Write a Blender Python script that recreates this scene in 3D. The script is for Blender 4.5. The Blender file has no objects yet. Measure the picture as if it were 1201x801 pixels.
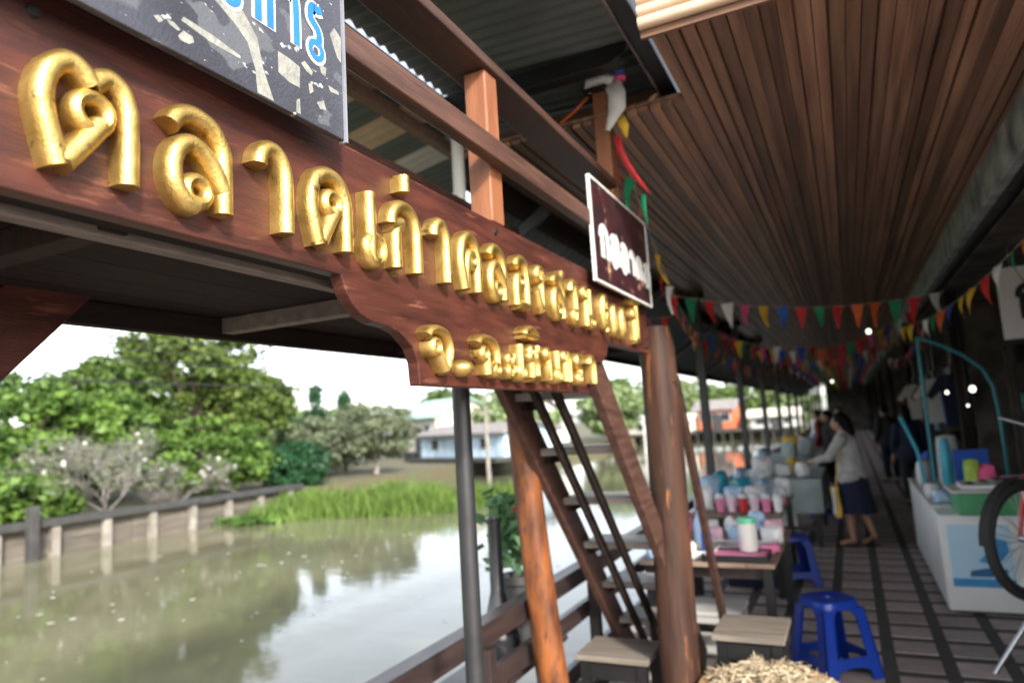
import bpy, math, random
import numpy as np
from mathutils import Vector, Matrix

random.seed(7)
RNG = np.random.default_rng(7)
R_ = math.radians
S = bpy.context.scene
C = S.collection

# ------------------------------------------------------------------ camera
EYE = 1.70                                   # camera height above the walkway
cam_d = bpy.data.cameras.new('camera')
cam = bpy.data.objects.new('camera', cam_d)
C.objects.link(cam)
yv = Vector((395, -75, -805)).normalized()   # the walkway's direction, seen by the camera
zv = Vector((-395, 6565, -805)); zv = (zv - zv.dot(yv) * yv).normalized()
xv = yv.cross(zv)
cam.matrix_world = Matrix.Translation((0, 0, EYE)) @ Matrix((xv, yv, zv)).to_4x4()
cam_d.sensor_width = 36
cam_d.lens = 24.13
cam_d.clip_start = 0.05
cam_d.clip_end = 2000
cam_d.dof.use_dof = True
cam_d.dof.focus_distance = 1.50
cam_d.dof.aperture_fstop = 2.1
cam_d.dof.aperture_blades = 9
S.camera = cam

# ------------------------------------------------------------------ sky, sun, exposure
SUN_DIR = Vector((0.66, -0.58, 0.50)).normalized()      # towards the sun
wld = bpy.data.worlds.new('World'); S.world = wld; wld.use_nodes = True
wn = wld.node_tree.nodes; wl = wld.node_tree.links
sky = wn.new('ShaderNodeTexSky'); sky.sky_type = 'NISHITA'; sky.sun_disc = False
sky.sun_elevation = math.asin(SUN_DIR.z)
sky.sun_rotation = math.atan2(SUN_DIR.x, SUN_DIR.y)
sky.air_density = 1.0; sky.dust_density = 1.6; sky.ozone_density = 1.0
haz = wn.new('ShaderNodeHueSaturation'); haz.inputs['Saturation'].default_value = .38; haz.inputs['Value'].default_value = 1.3   # thin white overcast
wl.new(sky.outputs[0], haz.inputs['Color']); wl.new(haz.outputs[0], wn['Background'].inputs[0])
wn['Background'].inputs[1].default_value = 0.15
sun_d = bpy.data.lights.new('sun', 'SUN'); sun_d.energy = 2.7; sun_d.angle = R_(6.0); sun_d.color = (1, .95, .86)
sun = bpy.data.objects.new('sun', sun_d); C.objects.link(sun)
sun.rotation_euler = SUN_DIR.to_track_quat('Z', 'Y').to_euler()
S.view_settings.view_transform = 'Standard'
S.view_settings.look = 'None'
S.view_settings.gamma = 1
S.view_settings.exposure = 1.42
S.view_settings.use_curve_mapping = False

# ------------------------------------------------------------------ materials
def _noise(nt, vec, scale, detail=4, rough=.55):
    n = nt.nodes.new('ShaderNodeTexNoise')
    n.inputs['Scale'].default_value = scale; n.inputs['Detail'].default_value = detail
    n.inputs['Roughness'].default_value = rough
    nt.links.new(vec, n.inputs['Vector']); return n

MATS = {}
def mat(name, col, rough=.6, metal=0., col2=None, var=.25, scale=6., stretch=(1, 1, 1), bump=.15, bscale=40.,
        spec=.5, obj_var=0., coat=0., stain=None, trans=0., emit=0., spot=None):
    m = bpy.data.materials.new(name); m.use_nodes = True
    nt = m.node_tree; L = nt.links; b = nt.nodes['Principled BSDF']
    tc = nt.nodes.new('ShaderNodeTexCoord'); mp = nt.nodes.new('ShaderNodeMapping')
    mp.inputs['Scale'].default_value = stretch
    L.new(tc.outputs['Object'], mp.inputs['Vector'])
    n1 = _noise(nt, mp.outputs[0], scale)
    rp = nt.nodes.new('ShaderNodeValToRGB')
    c2 = col2 or tuple(c * (1 - var) for c in col)
    rp.color_ramp.elements[0].position = .32; rp.color_ramp.elements[1].position = .68
    rp.color_ramp.elements[0].color = (*c2, 1); rp.color_ramp.elements[1].color = (*col, 1)
    L.new(n1.outputs[0], rp.inputs[0])
    out = rp.outputs[0]
    if stain:                                   # (colour, scale, threshold)
        n3 = _noise(nt, mp.outputs[0], stain[1], 6, .65)
        r3 = nt.nodes.new('ShaderNodeValToRGB')
        r3.color_ramp.elements[0].position = stain[2]; r3.color_ramp.elements[1].position = min(1, stain[2] + .08)
        r3.color_ramp.elements[0].color = (0, 0, 0, 1); r3.color_ramp.elements[1].color = (1, 1, 1, 1)
        L.new(n3.outputs[0], r3.inputs[0])
        mx = nt.nodes.new('ShaderNodeMix'); mx.data_type = 'RGBA'
        mx.inputs[7].default_value = (*stain[0], 1)
        L.new(r3.outputs[0], mx.inputs[0]); L.new(out, mx.inputs[6]); out = mx.outputs[2]
    if obj_var:
        oi = nt.nodes.new('ShaderNodeObjectInfo')
        mr = nt.nodes.new('ShaderNodeMapRange')
        mr.inputs['To Min'].default_value = 1 - obj_var; mr.inputs['To Max'].default_value = 1 + obj_var
        L.new(oi.outputs['Random'], mr.inputs['Value'])
        hs = nt.nodes.new('ShaderNodeHueSaturation')
        L.new(mr.outputs[0], hs.inputs['Value']); L.new(out, hs.inputs['Color']); out = hs.outputs[0]
    L.new(out, b.inputs['Base Color'])
    b.inputs['Roughness'].default_value = rough; b.inputs['Metallic'].default_value = metal
    b.inputs['Specular IOR Level'].default_value = spec
    if coat: b.inputs['Coat Weight'].default_value = coat; b.inputs['Coat Roughness'].default_value = .2
    if trans: b.inputs['Transmission Weight'].default_value = trans
    if emit:
        b.inputs['Emission Color'].default_value = (*col, 1); b.inputs['Emission Strength'].default_value = emit
    if bump:
        n2 = _noise(nt, mp.outputs[0], bscale, 5)
        bp = nt.nodes.new('ShaderNodeBump'); bp.inputs['Strength'].default_value = bump; bp.inputs['Distance'].default_value = .01
        L.new(n2.outputs[0], bp.inputs['Height']); L.new(bp.outputs[0], b.inputs['Normal'])
        rr = nt.nodes.new('ShaderNodeMapRange')
        rr.inputs['To Min'].default_value = max(.03, rough - .1); rr.inputs['To Max'].default_value = min(1, rough + .12)
        L.new(n1.outputs[0], rr.inputs['Value']); L.new(rr.outputs[0], b.inputs['Roughness'])
    MATS[name] = m; return m

def leaf_mat(name, col, col2, transl=.22):
    m = bpy.data.materials.new(name); m.use_nodes = True
    nt = m.node_tree; L = nt.links; b = nt.nodes['Principled BSDF']
    g = nt.nodes.new('ShaderNodeNewGeometry')
    rp = nt.nodes.new('ShaderNodeValToRGB')
    rp.color_ramp.elements[0].color = (*col2, 1); rp.color_ramp.elements[1].color = (*col, 1)
    tcl = nt.nodes.new('ShaderNodeTexCoord'); nz = _noise(nt, tcl.outputs['Object'], 1.1, 3)
    mr = nt.nodes.new('ShaderNodeMapRange'); mr.inputs['From Min'].default_value = .35; mr.inputs['From Max'].default_value = .65
    L.new(nz.outputs[0], mr.inputs['Value'])
    ml = nt.nodes.new('ShaderNodeMix'); ml.inputs[0].default_value = .45
    L.new(g.outputs['Random Per Island'], ml.inputs[2]); L.new(mr.outputs[0], ml.inputs[3]); L.new(ml.outputs[0], rp.inputs[0])
    L.new(rp.outputs[0], b.inputs['Base Color']); b.inputs['Roughness'].default_value = .5
    b.inputs['Specular IOR Level'].default_value = .3
    t = nt.nodes.new('ShaderNodeBsdfTranslucent'); L.new(rp.outputs[0], t.inputs[0])
    mx = nt.nodes.new('ShaderNodeMixShader'); mx.inputs[0].default_value = transl
    L.new(b.outputs[0], mx.inputs[1]); L.new(t.outputs[0], mx.inputs[2])
    L.new(mx.outputs[0], nt.nodes['Material Output'].inputs[0])
    return m

def weathered_print(name):
    """dark printed vinyl with the print rubbed off to pale patches"""
    m = mat(name, (.055, .058, .075), .35, col2=(.02, .02, .026), scale=3, bump=.25, bscale=160)
    nt = m.node_tree; L = nt.links; b = nt.nodes['Principled BSDF']
    src = b.inputs['Base Color'].links[0].from_socket
    tc = nt.nodes.new('ShaderNodeTexCoord')
    def layer(src, scale, thr, colr, stretch):
        mp = nt.nodes.new('ShaderNodeMapping'); mp.inputs['Scale'].default_value = stretch
        L.new(tc.outputs['Object'], mp.inputs['Vector'])
        n = _noise(nt, mp.outputs[0], scale, 3, .5)
        r = nt.nodes.new('ShaderNodeValToRGB')
        r.color_ramp.elements[0].position = thr; r.color_ramp.elements[1].position = thr + .02
        r.color_ramp.elements[0].color = (0, 0, 0, 1); r.color_ramp.elements[1].color = (1, 1, 1, 1)
        L.new(n.outputs[0], r.inputs[0])
        x = nt.nodes.new('ShaderNodeMix'); x.data_type = 'RGBA'; x.inputs[7].default_value = (*colr, 1)
        L.new(r.outputs[0], x.inputs[0]); L.new(src, x.inputs[6]); return x.outputs[2]
    s = layer(src, 7, .55, (.085, .09, .10), (1, 1, 1.6))
    s = layer(s, 34, .67, (.36, .36, .33), (1, .8, 1.3))
    s = layer(s, 120, .72, (.4, .4, .4), (1, 1, 1))
    L.new(s, b.inputs['Base Color'])
    return m

GOLD = mat('gold_paint', (.64, .45, .15), .37, 0.9, col2=(.47, .30, .08), scale=24, bump=.22, bscale=200, stain=((.16, .085, .025), 26, .60))
BOARD = mat('sign_mahogany', (.082, .022, .013), .5, col2=(.030, .009, .007), scale=6, stretch=(1, .7, 5), bump=.2, bscale=45, coat=.04, spec=.35, stain=((.14, .05, .03), 8, .60))
WOOD = mat('varnished_wood', (.085, .040, .028), .5, col2=(.036, .017, .013), scale=5, stretch=(6, .6, 6), bump=.2, bscale=25, obj_var=.25)
WOODV = mat('post_wood', (.26, .10, .045), .45, col2=(.19, .07, .033), scale=5, stretch=(6, 6, .6), bump=.2, bscale=25, obj_var=.2)
WOODX = mat('cross_wood', (.20, .10, .055), .55, col2=(.10, .05, .03), scale=5, stretch=(.6, 6, 6), bump=.2, bscale=25, obj_var=.25)
DARKW = mat('dark_plank', (.022, .013, .011), .8, col2=(.010, .007, .006), spec=.2, scale=5, stretch=(6, .6, 6), bump=.2, bscale=25, obj_var=.3)
BATTEN = mat('grey_batten', (.17, .14, .12), .7, col2=(.10, .08, .07), scale=9, stretch=(3, .8, 3), bump=.2)
LOG = mat('orange_log', (.25, .078, .018), .5, col2=(.055, .018, .009), scale=4.0, stretch=(3.2, 3.2, .9), bump=.5, bscale=18, coat=.12, stain=((.05, .022, .014), 9, .57))
LOGD = mat('brown_log', (.072, .031, .018), .65, col2=(.022, .011, .008), spec=.25, scale=4.0, stretch=(3.2, 3.2, .35), bump=.6, bscale=14, coat=.05, stain=((.25, .09, .028), 5, .60))
RAILM = mat('dark_rail', (.036, .023, .022), .42, col2=(.02, .013, .013), scale=6, stretch=(4, .5, 4), bump=.15)
TREAD = mat('skylit_tread', (.27, .24, .22), .45, col2=(.17, .145, .13), scale=6, stretch=(.6, 5, 5), bump=.15)  # pale grey puts the sky's reflection on the treads into their colour
STEEL = mat('dark_steel', (.035, .035, .038), .4, .3, bump=.08, scale=10)
BLACKM = mat('black_metal', (.012, .012, .013), .45, .2, bump=.05)
SLAT = mat('ceiling_slat', (.30, .165, .10), .5, col2=(.11, .058, .038), scale=3.0, stretch=(8, .3, 8), bump=.15, obj_var=.5)
SHEET = mat('roof_sheet_dark', (.13, .15, .145), .5, .2, col2=(.09, .105, .10), scale=3, bump=.1)
SHEETL = mat('roof_sheet_pale', (.45, .40, .30), .5, .1, col2=(.33, .26, .16), scale=4, bump=.1)
FASCIA = mat('tan_fascia', (.62, .47, .33), .5, col2=(.5, .36, .24), scale=4, bump=.1)
GUTTER = mat('grey_gutter', (.46, .52, .52), .5, .2, col2=(.11, .13, .13), scale=4, bump=.1)
PAVER = mat('paver_brown', (.46, .375, .355), .55, col2=(.31, .245, .23), scale=9, bump=.35, bscale=60, obj_var=.22)
MORTAR = mat('paver_bed', (.085, .08, .074), .85, col2=(.055, .052, .048), scale=7, bump=.4)
CONCR = mat('grey_concrete', (.26, .245, .225), .85, col2=(.17, .16, .145), scale=3, bump=.4, bscale=20, obj_var=.15)
WALLP = mat('old_planks', (.17, .145, .12), .85, col2=(.085, .073, .06), scale=3, stretch=(1, .4, 5), bump=.5, bscale=14, obj_var=.2)
CAPM = mat('weathered_cap', (.06, .058, .057), .8, col2=(.034, .033, .032), scale=4, bump=.4)
PILE = mat('pale_pile', (.34, .31, .27), .85, col2=(.16, .14, .12), scale=4, bump=.4)
EARTH = mat('bank_earth', (.10, .11, .05), .95, col2=(.12, .09, .06), scale=.6, bump=.5, bscale=5)
BARK = mat('bark', (.12, .09, .065), .9, col2=(.06, .045, .035), scale=6, stretch=(3, 3, .6), bump=.6, bscale=15)
BARKG = mat('grey_bark', (.30, .275, .25), .85, col2=(.14, .125, .115), scale=6, bump=.4)
WHITE = mat('white_paint', (.78, .78, .77), .45, col2=(.66, .66, .65), scale=3, bump=.06)
OFFW = mat('off_white', (.60, .59, .56), .55, col2=(.5, .49, .46), scale=3, bump=.08)
BLUEP = mat('blue_plastic', (.006, .036, .28), .36, col2=(.005, .028, .23), scale=3, bump=.04, bscale=15)
TEAL = mat('teal_paint', (.02, .22, .27), .4, .1, bump=.06)
CYAN = mat('cyan_plastic', (.02, .34, .48), .35, bump=.04)
GREENP = mat('green_plastic', (.05, .32, .13), .4, bump=.05)
CLOTHG = mat('grey_green_cloth', (.33, .38, .37), .8, col2=(.25, .29, .28), scale=4, bump=.2)
RED = mat('red_cloth', (.62, .03, .035), .7, bump=.1); PINK = mat('pink_cloth', (.80, .10, .25), .7, bump=.1)
ORANGE = mat('orange_cloth', (.75, .14, .03), .7, bump=.1); YELLOW = mat('yellow_cloth', (.80, .50, .04), .7, bump=.1)
GREENC = mat('green_cloth', (.01, .26, .12), .7, bump=.1); BLUEC = mat('blue_cloth', (.02, .11, .52), .7, bump=.1)
WHITEC = mat('white_cloth', (.80, .80, .80), .8, bump=.1)
PINKP = mat('pink_plastic', (.75, .22, .38), .35, bump=.05); LPINK = mat('pale_pink', (.80, .58, .66), .5, bump=.08)
LBLUE = mat('pale_blue', (.38, .55, .78), .5, bump=.08); MAROON = mat('maroon_print', (.05, .010, .013), .45, col2=(.012, .008, .011), scale=9, bump=.05, stain=((.42, .26, .16), 8, .60))
BLUEPR = mat('blue_print', (.03, .28, .60), .4, bump=.03); LBLUEPR = mat('light_blue_print', (.36, .60, .78), .4, col2=(.5, .7, .82), scale=2, bump=.03)
DBLUEPR = mat('deep_blue_print', (.012, .12, .30), .4, bump=.03)
PRINT = weathered_print('weathered_print'); LETB = mat('letter_blue', (.012, .13, .55), .4, col2=(.02, .17, .60), scale=18, bump=.05, stain=((.55, .62, .7), 60, .72)); LETW = mat('letter_white', (.60, .60, .59), .45, scale=20, bump=.05, stain=((.35, .35, .36), 70, .70))
STRAW = mat('straw', (.50, .41, .28), .8, col2=(.30, .23, .14), scale=6, bump=.1, obj_var=.1); BASKET = mat('basket_cane', (.30, .18, .08), .7, scale=20, bump=.5)
TABLEW = mat('table_wood', (.24, .17, .125), .6, col2=(.15, .10, .075), scale=5, stretch=(.7, 5, 5), bump=.2, obj_var=.15)
BENCHW = mat('bench_wood', (.19, .16, .13), .65, col2=(.11, .092, .073), scale=5, stretch=(.6, 5, 5), bump=.2, obj_var=.12)
RUBBER = mat('tyre_rubber', (.014, .014, .015), .7, bump=.2); CHROME = mat('chrome', (.45, .46, .48), .3, 1., bump=.03)
REDP = mat('red_paint', (.45, .02, .02), .35, bump=.03)
SKIN = mat('skin', (.40, .22, .14), .5, col2=(.36, .19, .12), bump=.06); HAIR = mat('black_hair', (.005, .004, .004), .7, stretch=(12, 12, 1), bump=.3, spec=.15)
SWEAT = mat('grey_knit', (.44, .43, .41), .9, col2=(.30, .29, .28), scale=12, bump=.8, bscale=22); NAVY = mat('navy_cloth', (.008, .014, .04), .85, bump=.2)
BLACKC = mat('black_cloth', (.02, .02, .022), .85, bump=.2); DRED = mat('dark_red_cloth', (.16, .02, .025), .85, bump=.2)
CERAM = mat('black_glaze', (.02, .022, .026), .25, coat=.5, bump=.05); TERRA = mat('dark_pot', (.05, .05, .052), .6, bump=.2)
WALLD = mat('stall_wall', (.13, .11, .095), .8, col2=(.03, .026, .022), scale=3, bump=.2, obj_var=.3)
SHEDB = mat('blue_siding', (.50, .62, .72), .7, col2=(.40, .52, .63), scale=2, bump=.15, obj_var=.25); ROOFG = mat('green_roof', (.36, .52, .45), .6, col2=(.3, .45, .38), scale=2, bump=.1)
ROOFB = mat('grey_roof', (.26, .23, .22), .7, col2=(.19, .17, .16), scale=2, bump=.2); CREAM = mat('cream_wall', (.62, .57, .47), .8, bump=.1); ORANGEW = mat('orange_wall', (.62, .16, .07), .7, bump=.1)
GLASSD = mat('dark_glass', (.03, .04, .05), .12, bump=0); WIRE = mat('black_cable', (.02, .02, .02), .6, bump=0)
BULB = mat('lit_bulb', (1, .92, .80), .4, emit=1.2, bump=0); CORDM = mat('flag_cord', (.55, .5, .42), .8, bump=0)
GREYC = mat('clear_plastic', (.62, .64, .66), .25, bump=.05, spec=.6)

PKW = mat('printed_white', (.76, .76, .75), .4, bump=.15, bscale=25, stain=((.45, .08, .12), 14, .58)); PKB = mat('printed_blue', (.38, .55, .78), .4, bump=.15, bscale=25, stain=((.80, .80, .78), 14, .56))
PKP = mat('printed_pink', (.80, .50, .60), .4, bump=.15, bscale=25, stain=((.55, .04, .14), 16, .57)); PKT = mat('printed_teal', (.02, .34, .45), .4, bump=.15, bscale=25, stain=((.7, .7, .5), 14, .58))
PRINTED = {WHITE: PKW, LBLUE: PKB, LPINK: PKP, CYAN: PKT, OFFW: PKW}
WORN = mat('worn_paper', (.30, .295, .26), .7, col2=(.17, .17, .155), scale=30, bump=.3, bscale=120)

# ------------------------------------------------------------------ mesh builder
ORG = {}
class MB:
    def __init__(self): self.v = []; self.f = []
    def add(self, vs, fs):
        n = len(self.v); self.v += [tuple(p) for p in vs]; self.f += [tuple(i + n for i in q) for q in fs]; return self
    def box(self, x0, x1, y0, y1, z0, z1):
        vs = [(x, y, z) for z in (z0, z1) for y in (y0, y1) for x in (x0, x1)]
        return self.add(vs, [(0, 2, 3, 1), (4, 5, 7, 6), (0, 1, 5, 4), (2, 6, 7, 3), (0, 4, 6, 2), (1, 3, 7, 5)])
    def beam(self, p0, p1, w, h, up=(0, 0, 1)):
        p0, p1 = Vector(p0), Vector(p1); d = (p1 - p0).normalized(); u = Vector(up); s = d.cross(u).normalized(); u = s.cross(d)
        vs = [p + s * a * w / 2 + u * b * h / 2 for p in (p0, p1) for a, b in ((-1, -1), (1, -1), (1, 1), (-1, 1))]
        return self.add(vs, [(0, 1, 2, 3), (7, 6, 5, 4), (0, 4, 5, 1), (1, 5, 6, 2), (2, 6, 7, 3), (3, 7, 4, 0)])
    def tube(self, pts, r, n=8, cap=True):
        pts = [Vector(p) for p in pts]; k = len(pts)
        rs = r if isinstance(r, (list, tuple)) else [r] * k
        ref = Vector((0, 0, 1)) if abs((pts[-1] - pts[0]).normalized().z) < .9 else Vector((1, 0, 0))
        vs = []
        for i, p in enumerate(pts):
            d = (pts[min(i + 1, k - 1)] - pts[max(i - 1, 0)]).normalized()
            a = d.cross(ref); a = a.normalized() if a.length > 1e-5 else Vector((1, 0, 0)); b = d.cross(a)
            for j in range(n):
                t = 2 * math.pi * j / n; vs.append(p + (a * math.cos(t) + b * math.sin(t)) * rs[i])
        fs = [(i * n + j, i * n + (j + 1) % n, (i + 1) * n + (j + 1) % n, (i + 1) * n + j) for i in range(k - 1) for j in range(n)]
        if cap: fs += [tuple(range(n))[::-1], tuple((k - 1) * n + j for j in range(n))]
        return self.add(vs, fs)
    def lathe(self, prof, c=(0, 0, 0), n=20, sx=1, sy=1):
        vs = [(c[0] + r * math.cos(2 * math.pi * j / n) * sx, c[1] + r * math.sin(2 * math.pi * j / n) * sy, c[2] + z) for r, z in prof for j in range(n)]
        k = len(prof)
        fs = [(i * n + j, i * n + (j + 1) % n, (i + 1) * n + (j + 1) % n, (i + 1) * n + j) for i in range(k - 1) for j in range(n)]
        fs += [tuple(range(n))[::-1], tuple((k - 1) * n + j for j in range(n))]
        return self.add(vs, fs)
    def ell(self, c, r, n=12, m=8):
        return self.lathe([(math.sin(math.pi * i / m) * 1 + 1e-4, -math.cos(math.pi * i / m)) for i in range(m + 1)], (0, 0, 0), n)._xf(c, r, n * (m + 1))
    def _xf(self, c, r, cnt):
        for i in range(len(self.v) - cnt, len(self.v)):
            p = self.v[i]; self.v[i] = (c[0] + p[0] * r[0], c[1] + p[1] * r[1], c[2] + p[2] * r[2])
        return self
    def prism(self, poly, axis, a, b):
        """poly: 2-D outline in the two other axes (in x,y,z order), extruded from a to b along axis"""
        n = len(poly)
        def P(q, t): l = list(q); l.insert(axis, t); return tuple(l)
        vs = [P(q, a) for q in poly] + [P(q, b) for q in poly]
        return self.add(vs, [tuple(range(n))[::-1], tuple(range(n, 2 * n))] + [(i, (i + 1) % n, n + (i + 1) % n, n + i) for i in range(n)])
    def quad(self, a, b, c, d): return self.add([a, b, c, d], [(0, 1, 2, 3)])
    def mesh(self, name, org=(0, 0, 0)):
        me = bpy.data.meshes.new(name)
        v = np.array(self.v, dtype=np.float64).reshape(-1, 3) - np.array(org)
        me.from_pydata(v.tolist(), [], self.f); me.update(); return me
    def build(self, name, m, parent=None, smooth=False, bevel=0, kind=None):
        org = ORG.get(parent, (0, 0, 0)) if parent else (0, 0, 0)
        me = self.mesh(name, org)
        if smooth: me.shade_smooth(); me.set_sharp_from_angle(angle=R_(42))
        me.materials.append(m)
        o = bpy.data.objects.new(name, me); C.objects.link(o)
        if parent: o.parent = parent
        ORG[o] = org
        if bevel:
            bv = o.modifiers.new('bevel', 'BEVEL'); bv.width = bevel; bv.segments = 2; bv.limit_method = 'ANGLE'
        if kind: o['kind'] = kind
        return o

def tag(o, label, cat, group=None):
    o['label'] = label; o['category'] = cat
    if group: o['group'] = group
    return o
def thing(name, label, cat, loc=(0, 0, 0), group=None):
    o = bpy.data.objects.new(name, None); C.objects.link(o); o.location = loc; o.empty_display_size = .1
    ORG[o] = tuple(loc); return tag(o, label, cat, group)
def copy_tree(o, parent=None):
    c = o.copy(); C.objects.link(c); c.parent = parent
    if parent: c.matrix_parent_inverse = o.matrix_parent_inverse.copy()
    for ch in list(o.children): copy_tree(ch, c)
    return c
def struct(o): o['kind'] = 'structure'; return o
def face_mesh(name, V, F, m, parent=None, kind=None):
    """fast mesh from arrays of quads"""
    org = np.array(ORG.get(parent, (0, 0, 0)) if parent else (0, 0, 0))
    me = bpy.data.meshes.new(name)
    V = np.asarray(V, dtype=np.float32).reshape(-1, 3) - org.astype(np.float32); F = np.asarray(F, dtype=np.int32)
    k = F.shape[1]
    me.vertices.add(len(V)); me.vertices.foreach_set('co', V.ravel())
    me.loops.add(F.size); me.loops.foreach_set('vertex_index', F.ravel())
    me.polygons.add(len(F)); me.polygons.foreach_set('loop_start', np.arange(0, F.size, k, dtype=np.int32))
    me.update(calc_edges=True); me.validate()
    me.materials.append(m)
    o = bpy.data.objects.new(name, me); C.objects.link(o)
    if parent: o.parent = parent
    ORG[o] = tuple(org)
    if kind: o['kind'] = kind
    return o

# ------------------------------------------------------------------ Thai lettering (stroke glyphs, unit box)
ARCH = [(.06, .45), (.09, .72), (.24, .93), (.5, 1), (.77, .93), (.92, .72), (.95, .5), (.95, 0)]
GL = {
 'to': [('c', .53, .58, .145), [(.63, .50), (.45, .27), (.25, .03)], [(.22, 0), (.10, .35), (.05, .62), (.12, .86), (.28, .99), (.42, .95), (.53, .84)], [(.53, .84), (.62, .94), (.73, .985), (.87, .9), (.94, .72), (.95, .5), (.95, 0)]],
 'do': [('c', .55, .60, .13), [(.65, .52), (.45, .27), (.27, .03)], [(.22, 0), (.12, .25)] + ARCH],
 'kho': [('c', .62, .56, .10), [(.24, .0), (.27, .30), (.36, .56), (.50, .68), (.66, .66)], [(.20, 0), (.12, .25)] + ARCH],
 'lo': [('c', .44, .16, .125), [(.44, .02), (.26, .03), (.10, .17), (.06, .38), (.14, .57), (.33, .67), (.55, .62), (.75, .48), (.93, .26)], [(.02, .80), (.16, .94), (.42, 1), (.72, .93), (.91, .74), (.95, .5), (.95, 0)]],
 'so': [('c', .44, .16, .125), [(.44, .02), (.26, .03), (.10, .17), (.06, .38), (.14, .57), (.33, .67), (.55, .62), (.75, .48), (.93, .26)], [(.02, .78), (.16, .92), (.42, .98), (.70, .92), (.91, .72), (.95, .5), (.95, 0)], [(.72, .88), (.98, 1.12)]],
 'aa': [[(.14, .74), (.20, .88), (.40, .99), (.66, .97), (.88, .82), (.95, .58), (.95, 0)]],
 'e': [('c', .62, .17, .19), [(.24, 1), (.24, .35), (.30, .10), (.58, .0), (.80, .05)]],
 'ko': [[(.08, .66), (.12, .84), (.30, .97), (.55, 1), (.80, .91), (.93, .70), (.95, .48), (.95, 0)], [(.06, .655), (.22, .68), (.42, .73)], [(.42, .70), (.28, .62), (.24, .48), (.24, 0)]],
 'o': [('c', .42, .52, .11), [(.06, .80), (.20, .94), (.46, 1), (.76, .94), (.92, .74), (.95, .5), (.95, .03)], [(.97, .02), (.16, .02)], [(.15, 0), (.14, .40), (.22, .58), (.40, .64)]],
 'ngo': [('c', .42, .84, .145), [(.56, .86), (.68, .66), (.70, .35), (.64, .0)], [(.62, .02), (.36, .18), (.06, .48)]],
 'wo': [('c', .66, .14, .145), [(.04, .76), (.16, .92), (.44, 1), (.74, .93), (.92, .72), (.95, .45), (.90, .16), (.78, .03)]],
 'no': [('c', .16, .85, .13), [(.26, .92), (.28, .75), (.28, 0)], [(.28, .03), (.55, .22), (.80, .26)], ('c', .86, .14, .13), [(.78, 1), (.78, .15)]],
 'one': [('c', .52, .46, .15), [(.66, .42), (.60, .20), (.36, .14), (.14, .30), (.07, .55), (.20, .85), (.48, .98), (.78, .88), (.93, .58), (.92, .25), (.86, .0)]],
 'zero': [('e', .5, .42, .40, .40)],
 'po': [('c', .16, .85, .13), [(.26, .92), (.28, .75), (.28, .02)], [(.24, .02), (.92, .02)], [(.92, 0), (.92, 1.28)]],
 'ii': [[(.0, .05), (.12, .5), (.45, .75), (.80, .5), (1.0, .05)], [(.0, .05), (1.0, .05)], [(.98, .02), (.98, 1.0)]],
 'i': [[(.0, .08), (.10, .55), (.45, .95), (.82, .6), (1.0, .08)], [(.0, .08), (1.0, .08)]],
 'mai': [[(.5, 1), (.46, 0)]],
 'cho': [('c', .34, .56, .155), [(.46, .48), (.62, .20), (.74, .02)], [(.04, .80), (.18, .94), (.46, 1), (.78, .92), (.94, .68), (.95, .42), (.80, .10), (.72, .0)]],
 'chho': [('c', .32, .56, .15), [(.42, .46), (.44, .0)], [(.04, .80), (.18, .94), (.46, 1), (.78, .92), (.93, .70), (.94, .3)], ('c', .86, .16, .14), [(.46, .05), (.62, .22), (.78, .28)]],
 'ah': [('c', .35, .22, .2), [(.5, .10), (.75, .14), (.98, .42)], ('c', .35, .74, .2), [(.5, .62), (.75, .66), (.98, .94)]],
 'chor': [('c', .30, .84, .13), [(.18, .78), (.10, .66), (.28, .52), (.30, .30), (.30, .02)], [(.26, .02), (.88, .02)], [(.86, 0), (.86, .45), (.74, .70), (.84, .80), (.98, 1.02)]],
 'tho': [('c', .15, .85, .13), [(.26, .90), (.28, .75), (.28, 0)], [(.28, .22), (.46, .70), (.64, .95), (.84, .90), (.93, .66), (.93, 0)]],
 'ro': [('c', .50, .14, .15), [(.62, .22), (.74, .40), (.66, .54), (.40, .62), (.14, .70), (.14, .86), (.34, .96), (.62, .93), (.94, .98)]],
 'dot': [[(.5, 1), (.5, 0)]],
}
def smooth_path(p, k=5):
    if len(p) < 3: return [Vector(q) for q in p]
    P = [Vector(q) for q in p]; P = [2 * P[0] - P[1]] + P + [2 * P[-1] - P[-2]]; out = []
    for i in range(1, len(P) - 2):
        a, b, c, d = P[i - 1:i + 3]
        for j in range(k):
            t = j / k
            out.append(.5 * ((2 * b) + (c - a) * t + (2 * a - 5 * b + 4 * c - d) * t * t + (3 * b - a - 3 * c + d) * t ** 3))
    out.append(P[-2]); return out
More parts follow.
